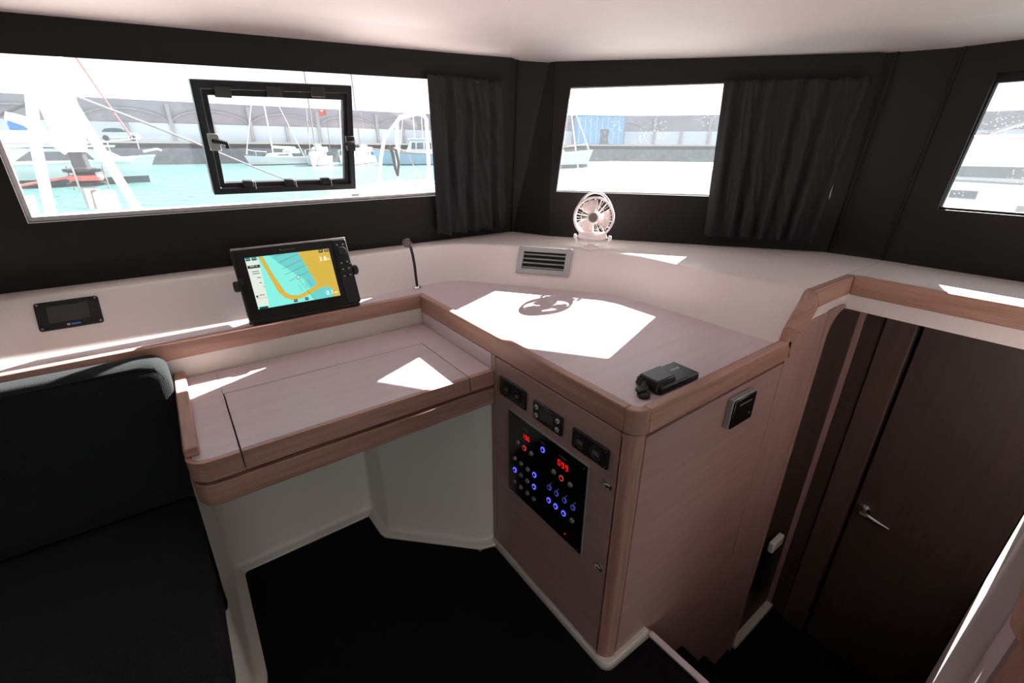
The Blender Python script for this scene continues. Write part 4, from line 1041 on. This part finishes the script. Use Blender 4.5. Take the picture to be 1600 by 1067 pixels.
def sailboat(pos, ang, L, mat, label, mast_h, mast_mat, cab=True, bootm='boot', group='sailing boats along the quay', lean_=0.0, boom=True):
    t = thing('sailing_boat', (*pos, WZ), label, 'boat', group)
    K = Matrix.Translation((*pos, WZ)) @ Matrix.Rotation(ang, 4, 'Z')
    hull(L, L*0.3, L*0.11, L*0.035, mat, bootm, t, K, zb=-0.2)
    if cab:
        MB().prism([(x,-L*0.09,z) for x,z in ((-L*0.2,L*0.11),(L*0.18,L*0.12),(L*0.1,L*0.17),(-L*0.18,L*0.18))], (0,L*0.18,0)).build('cabin', 'boat_white', t, M4=K, bevel=0.05)
        MB().prism([(x,-L*0.093,z) for x,z in ((-L*0.12,L*0.135),(L*0.08,L*0.135),(L*0.06,L*0.155),(-L*0.12,L*0.16))], (0,L*0.186,0)).build('cabin_window', 'boat_glass', t, M4=K)
        MB().prism([(x,-L*0.1,z) for x,z in ((-L*0.34,L*0.17),(-L*0.18,L*0.17),(-L*0.15,L*0.21),(-L*0.32,L*0.235))], (0,L*0.2,0)).build('sprayhood', 'boat_white', t, M4=K, bevel=0.06)
    mb_ = V((L*0.08,0,L*0.12)); mt = V((L*0.08+lean_,0,mast_h))
    MB().tube([K @ mb_, K @ mt], 0.09, 6).build('mast', mast_mat, t)
    if boom:
        MB().tube([K @ V((L*0.08,0,L*0.26)), K @ V((-L*0.32,0,L*0.24))], [0.16,0.22], 6).build('boom_cover', 'sail', t)
    MB().tube([K @ mt, K @ V((L*0.52,0,L*0.16))], 0.045, 4).build('forestay', mast_mat, t)
    MB().tube([K @ mt, K @ V((-L*0.48,0,L*0.12))], 0.025, 4).build('backstay', mast_mat, t)
    rails(t, K, [(L*0.1,-L*0.13,L*0.12),(L*0.3,-L*0.10,L*0.13),(L*0.5,0,L*0.15)], 0.6)
    return t
sailboat((13.6,71), math.radians(205), 8.5, 'boat_white', 'small white sailing boat at the left of the group in the port opening', 12, 'mast')
sailboat((17.6,67), math.radians(246), 9.5, 'boat_white', 'white sailing boat bow on in the middle of the port opening', 13, 'mast_dk', lean_=-0.5)
sailboat((21.6,66), math.radians(240), 9.0, 'boat_mint', 'pale green sailing boat with furled mainsail cover in the port opening', 13, 'mast')
sailboat((25.2,71.5), math.radians(238), 9.5, 'boat_white', 'white sailing boat at the right edge of the port opening', 14, 'mast_dk', lean_=0.4)
sailboat((36.0,75), math.radians(205), 9.0, 'boat_white', 'white sailing boat just beyond the blue fishing boat', 15, 'mast')
fl = thing('flag', (18.6,64.5,5.4), 'small red flag flying above the boats in the port opening', 'flag')
MB().tube([(18.6,64.5,0.9),(18.75,64.5,5.9)], 0.04, 5).build('flag_pole', 'mast_dk', fl)
MB().grid(lambda u,v: V((18.75-0.9*u, 64.5+0.1*math.sin(6*u), 5.9-0.6*v-0.15*u)), 8, 3).build('cloth', 'red', fl, solid=0.02)

# pale blue fishing boat
fb = thing('fishing_boat', (29,62,WZ), 'pale blue fishing boat with white wheelhouse left of the narrow curtain', 'boat')
KF = frame((30.0,62.0,WZ), (-0.93,0.37,0), (-0.37,-0.93,0))
hull(11.5, 3.4, 1.35, 0.7, 'boat_blue', 'boot', fb, KF, rail='timber')
MB().prism([(x,-1.0,z) for x,z in ((-2.2,1.2),(2.0,1.3),(1.2,3.1),(-1.8,3.2))], (0,2.0,0)).build('wheelhouse', 'boat_white', fb, M4=KF, bevel=0.06)
for a, b in ((-1.5,-0.6),(-0.4,0.5),(0.65,1.2)):
    MB().prism([(x,-1.04,z) for x,z in ((a,2.0),(b,2.0),(b-0.1,2.8),(a,2.8))], (0,2.08,0)).build('wheelhouse_window', 'boat_glass', fb, M4=KF)
MB().box(-2.1,1.5,-1.2,1.2,3.15,3.3).build('wheelhouse_roof', 'boat_white', fb, M4=KF, bevel=0.04)
MB().tube([KF @ V((-0.5,0,3.2)), KF @ V((-0.5,0,7.5))], 0.06, 6).build('mast', 'mast', fb)
MB().tube([KF @ V((-3.4,1.0+0.35*math.cos(i*math.pi/8),1.9+0.55*math.sin(i*math.pi/8))) for i in range(16)], 0.13, 6, True).build('life_ring', 'red', fb)
rails(fb, KF, [(-5.4,1.3,1.3),(-4.4,1.45,1.3),(-3.0,1.5,1.3)], 0.8)

# boat in the diagonal window
wb = thing('white_yacht', (40,41,WZ), 'white yacht bow at the left of the diagonal window', 'boat')
KW = frame((37.6,43.5,WZ), (0.80,-0.15,0), (0.15,0.80,0))
hull(11.0, 3.2, 1.5, 0.5, 'boat_white', 'boot', wb, KW, bt_z=0.40)
MB().prism([(x,-1.0,z) for x,z in ((-4,1.5),(2.0,1.55),(1.0,2.1),(-3.8,2.2))], (0,2.0,0)).build('deckhouse', 'boat_white', wb, M4=KW, bevel=0.05)
MB().prism([(x,-1.03,z) for x,z in ((-3,1.7),(0.8,1.7),(0.5,1.95),(-3,1.98))], (0,0.05,0)).build('side_window', 'boat_glass', wb, M4=KW)
rails(wb, KW, [(-1.0,-1.4,1.55),(1.0,-1.3,1.6),(3.0,-0.9,1.75),(5.2,-0.1,2.0)], 0.7)
MB().tube([KW @ V((0.5,0,2.0)), KW @ V((0.5,0,12))], 0.09, 6).build('mast', 'mast', wb)
MB().tube([KW @ V((0.5,0,11)), KW @ V((5.6,0,2.0))], 0.05, 5).build('forestay', 'mast', wb)

# neighbouring catamaran seen through the side window
nb = thing('neighbour_yacht', (9.5,0,WZ), 'white neighbouring yacht filling the side window', 'boat')
MB().prism([(8.9,y,z) for y,z in ((-9,WZ-0.2),(4.6,WZ-0.2),(5.6,1.22),(-9,1.05))], (2.2,0,0)).build('hull', 'boat_white', nb, bevel=0.05)
for y0, y1 in ((1.70,1.98),(-0.4,1.28),(-3.6,-1.2)):
    MB().box(8.885,8.90,y0-0.30,y1-0.30,0.80 if y1 < 1.7 else 0.98,0.93 if y1 < 1.7 else 1.08).build('hull_window', 'boat_glass', nb)
MB().prism([(9.3,y,z) for y,z in ((-9,1.05),(2.35,1.18),(1.9,1.78),(-9,1.95))], (1.8,0,0)).build('coachroof', 'boat_white', nb, bevel=0.08)
MB().prism([(9.285,y,z) for y,z in ((-6,1.24),(2.0,1.24),(1.9,1.38),(-6,1.42))], (0.02,0,0)).build('coachroof_window', 'boat_glass', nb)
for q in ((9.0,1.75,1.15),(9.0,0.55,1.12),(9.0,-1.0,1.1)):
    MB().tube([q, (q[0],q[1],q[2]+0.62)], 0.014, 6).build('stanchion', 'mast', nb)
for dz in (0.60,0.32):
    MB().tube([(9.0,2.6,1.15+dz),(9.0,-3.0,1.09+dz)], 0.008, 5).build('guard_wire', 'mast', nb)
MB().tube([(9.6,2.2,1.62),(9.6,-0.4,2.55)], 0.03, 6).build('boom', 'mast_dk', nb)
MB().tube([(9.6,2.0,1.40),(9.6,-0.4,2.20)], 0.012, 6).build('red_sheet', 'rope_red', nb)

# ---- our own foredeck gear
tag(MB().box(-3.2,2.2,2.24,3.3,0.9,1.02).build('foredeck', 'gel', bevel=0.03), 'white foredeck just outside the front window', 'deck')
tag(MB().tube([(-4.0,5.0,1.05),(2.6,5.0,1.02)], 0.085, 14).build('crossbeam', 'boat_white'), 'white bow crossbeam under the furler', 'beam')
fu = thing('furling_genoa', (-0.47,5.0,1.12), 'furled white genoa on its black furling drum at the bow', 'furler')
MB().tube([(-0.46,4.98,1.14),(-0.45,4.98,1.30)], [0.05,0.06], 10).build('tack_fitting', 'steel', fu)
MB().lathe([(0.05,0.0),(0.12,0.01),(0.125,0.03),(0.07,0.04),(0.065,0.10),(0.12,0.11),(0.125,0.13),(0.06,0.14)], Matrix.Translation((-0.455,4.98,1.31)), 20).build('drum', 'drum', fu)
MB().tube([(-0.455+0.09*math.cos(i*math.pi/8),4.98+0.09*math.sin(i*math.pi/8),1.375) for i in range(16)], 0.022, 6, True).build('furling_line', 'rope_red', fu)
for a in (0.6,2.4,4.4):
    MB().tube([(-0.455+0.14*math.cos(a),4.98+0.14*math.sin(a),1.28),(-0.455+0.14*math.cos(a),4.98+0.14*math.sin(a),1.46)], 0.007, 6).build('drum_guard', 'steel', fu)
MB().tube([(-0.455,4.98,1.45),(-0.46,4.98,1.60)], [0.055,0.05], 10).build('swivel', 'drum', fu)
MB().tube([(-0.46,4.98,1.56),(-0.463,4.98,1.72),(-0.475,4.98,2.1),(-0.50,4.97,2.9),(-0.52,4.95,4.2)], [0.07,0.10,0.13,0.14,0.14], 16).build('furled_sail', 'sail', fu)
tag(MB().tube([(-0.72,4.9,1.10),(-0.66,4.92,1.6),(-0.55,4.94,2.1),(-0.50,4.95,2.6)], 0.035, 10).build('bow_pole', 'boat_white'), 'upright white pole left of the furling drum', 'pole')
tag(MB().prism([(-0.43,4.88,1.95),(-0.36,4.88,1.93),(-0.16,4.9,1.10),(-0.225,4.9,1.10)], (0,0.05,0)).build('bow_strut', 'boat_white', bevel=0.012), 'slanting white strut right of the furling drum', 'strut')
tag(MB().tube([(-0.76,4.95,1.80),(-0.66,4.95,1.76),(-0.50,4.96,1.56)], [0.03,0.04,0.035], 10).build('anchor_shank', 'boat_white'), 'short white arm reaching left from the furler', 'arm')
tag(MB().box(-0.44,-0.30,4.86,4.96,1.13,1.28).build('deck_box', 'boat_white', bevel=0.02), 'small white box at the foot of the furler', 'box')
cl_ = thing('deck_cleat', (-0.85,4.9,1.13), 'two horned white bow fairlead beside the upright pole', 'fairlead')
MB().box(-0.93,-0.76,4.87,4.93,1.10,1.14).build('base', 'boat_white', cl_, bevel=0.01)
for x in (-0.915,-0.79): MB().box(x-0.022,x+0.022,4.87,4.93,1.14,1.27).build('horn', 'boat_white', cl_, bevel=0.015)
# mooring lines and ropes
tag(MB().tube([(-0.37,4.99,1.95),(0.02,5.7,1.80),(0.44,6.49,1.63),(0.98,7.2,1.39),(1.54,7.85,1.15)], 0.011, 8).build('mooring_line', 'rope'), 'grey line slanting down behind the port opening', 'rope')
tag(MB().tube([(-1.1,4.94,1.66),(-0.78,4.94,1.80),(-0.48,4.97,1.95)], 0.010, 8).build('lifeline', 'rope'), 'grey line rising to the furled sail from the left', 'rope')
tag(MB().tube([(-1.2,4.94,1.30),(-0.85,4.95,1.33),(-0.56,4.98,1.38)], 0.008, 8).build('furling_rope', 'rope_red'), 'red furling rope leading left from the drum', 'rope')
tag(MB().tube([(-0.75,9.0,3.4),(-0.344,9.0,2.206),(-0.168,9.0,1.70)], 0.010, 8).build('flag_halyard', 'rope_red'), 'thin red line right of the furled sail', 'rope')
# bow seat rail
pp = thing('bow_rail', (2.05,4.6,1.1), 'white tubular bow rail seen beside the narrow curtain', 'rail')
MB().tube([(1.72,4.6,1.05),(1.80,4.6,1.50),(1.86,4.6,1.69)], 0.018, 8).build('rail_leg', 'boat_white', pp)
MB().tube([(1.955,4.6,1.05),(1.975,4.6,1.5),(2.00,4.6,1.83),(2.04,4.6,1.87),(2.22,4.6,1.91),(2.29,4.6,1.905),(2.32,4.6,1.86),(2.31,4.6,1.05)], 0.020, 8).build('rail_hoop', 'boat_white', pp)
MB().tube([(1.86,4.6,1.69),(2.00,4.6,1.83)], 0.016, 8).build('rail_brace', 'boat_white', pp)
MB().tube([(1.90,4.6,1.62),(1.91,4.57,1.55),(1.93,4.57,1.40),(1.95,4.58,1.33),(1.97,4.57,1.45),(1.955,4.57,1.58),(1.92,4.57,1.60)], 0.014, 6).build('coiled_line', 'drum', pp)
tag(MB().tube([(2.06,4.5,1.52),(2.12,4.5,1.36),(2.16,4.5,1.27)], 0.006, 6).build('thin_line', 'mast_dk'), 'thin dark line hanging inside the bow rail', 'rope')
bg = thing('bow_bench', (2.05,4.7,1.2), 'white moulded bow seat under the bow rail', 'seat')
MB().box(1.80,2.6,4.5,5.1,1.12,1.24).build('bench_board', 'boat_white', bg, bevel=0.03)
MB().box(1.95,2.5,4.55,5.0,1.24,1.262).build('bench_pad', 'gel', bg, bevel=0.01)
wn = thing('anchor_windlass', (1.62,4.4,1.1), 'small white windlass on the bow left of the seat', 'windlass')
MB().lathe([(0.10,0),(0.10,0.05),(0.06,0.07),(0.05,0.14),(0.08,0.16),(0.08,0.19),(0.03,0.20)], Matrix.Translation((1.60,4.4,1.06)), 18).build('body', 'boat_white', wn)
MB().lathe([(0.03,0.0),(0.035,0.06)], Matrix.Translation((1.44,4.4,1.14)), 12).build('foot_switch', 'drum', wn)
# stay beyond the diagonal window
tag(MB().tube([(4.09,4.39,2.08),(3.62,3.80,1.70),(3.16,3.21,1.31)], 0.007, 8).build('shroud_wire', 'mast_dk'), 'dark wire stay crossing the diagonal window', 'wire')

# tidy helper properties
for o in bpy.data.objects:
    if '_w' in o.keys():
        del o['_w']
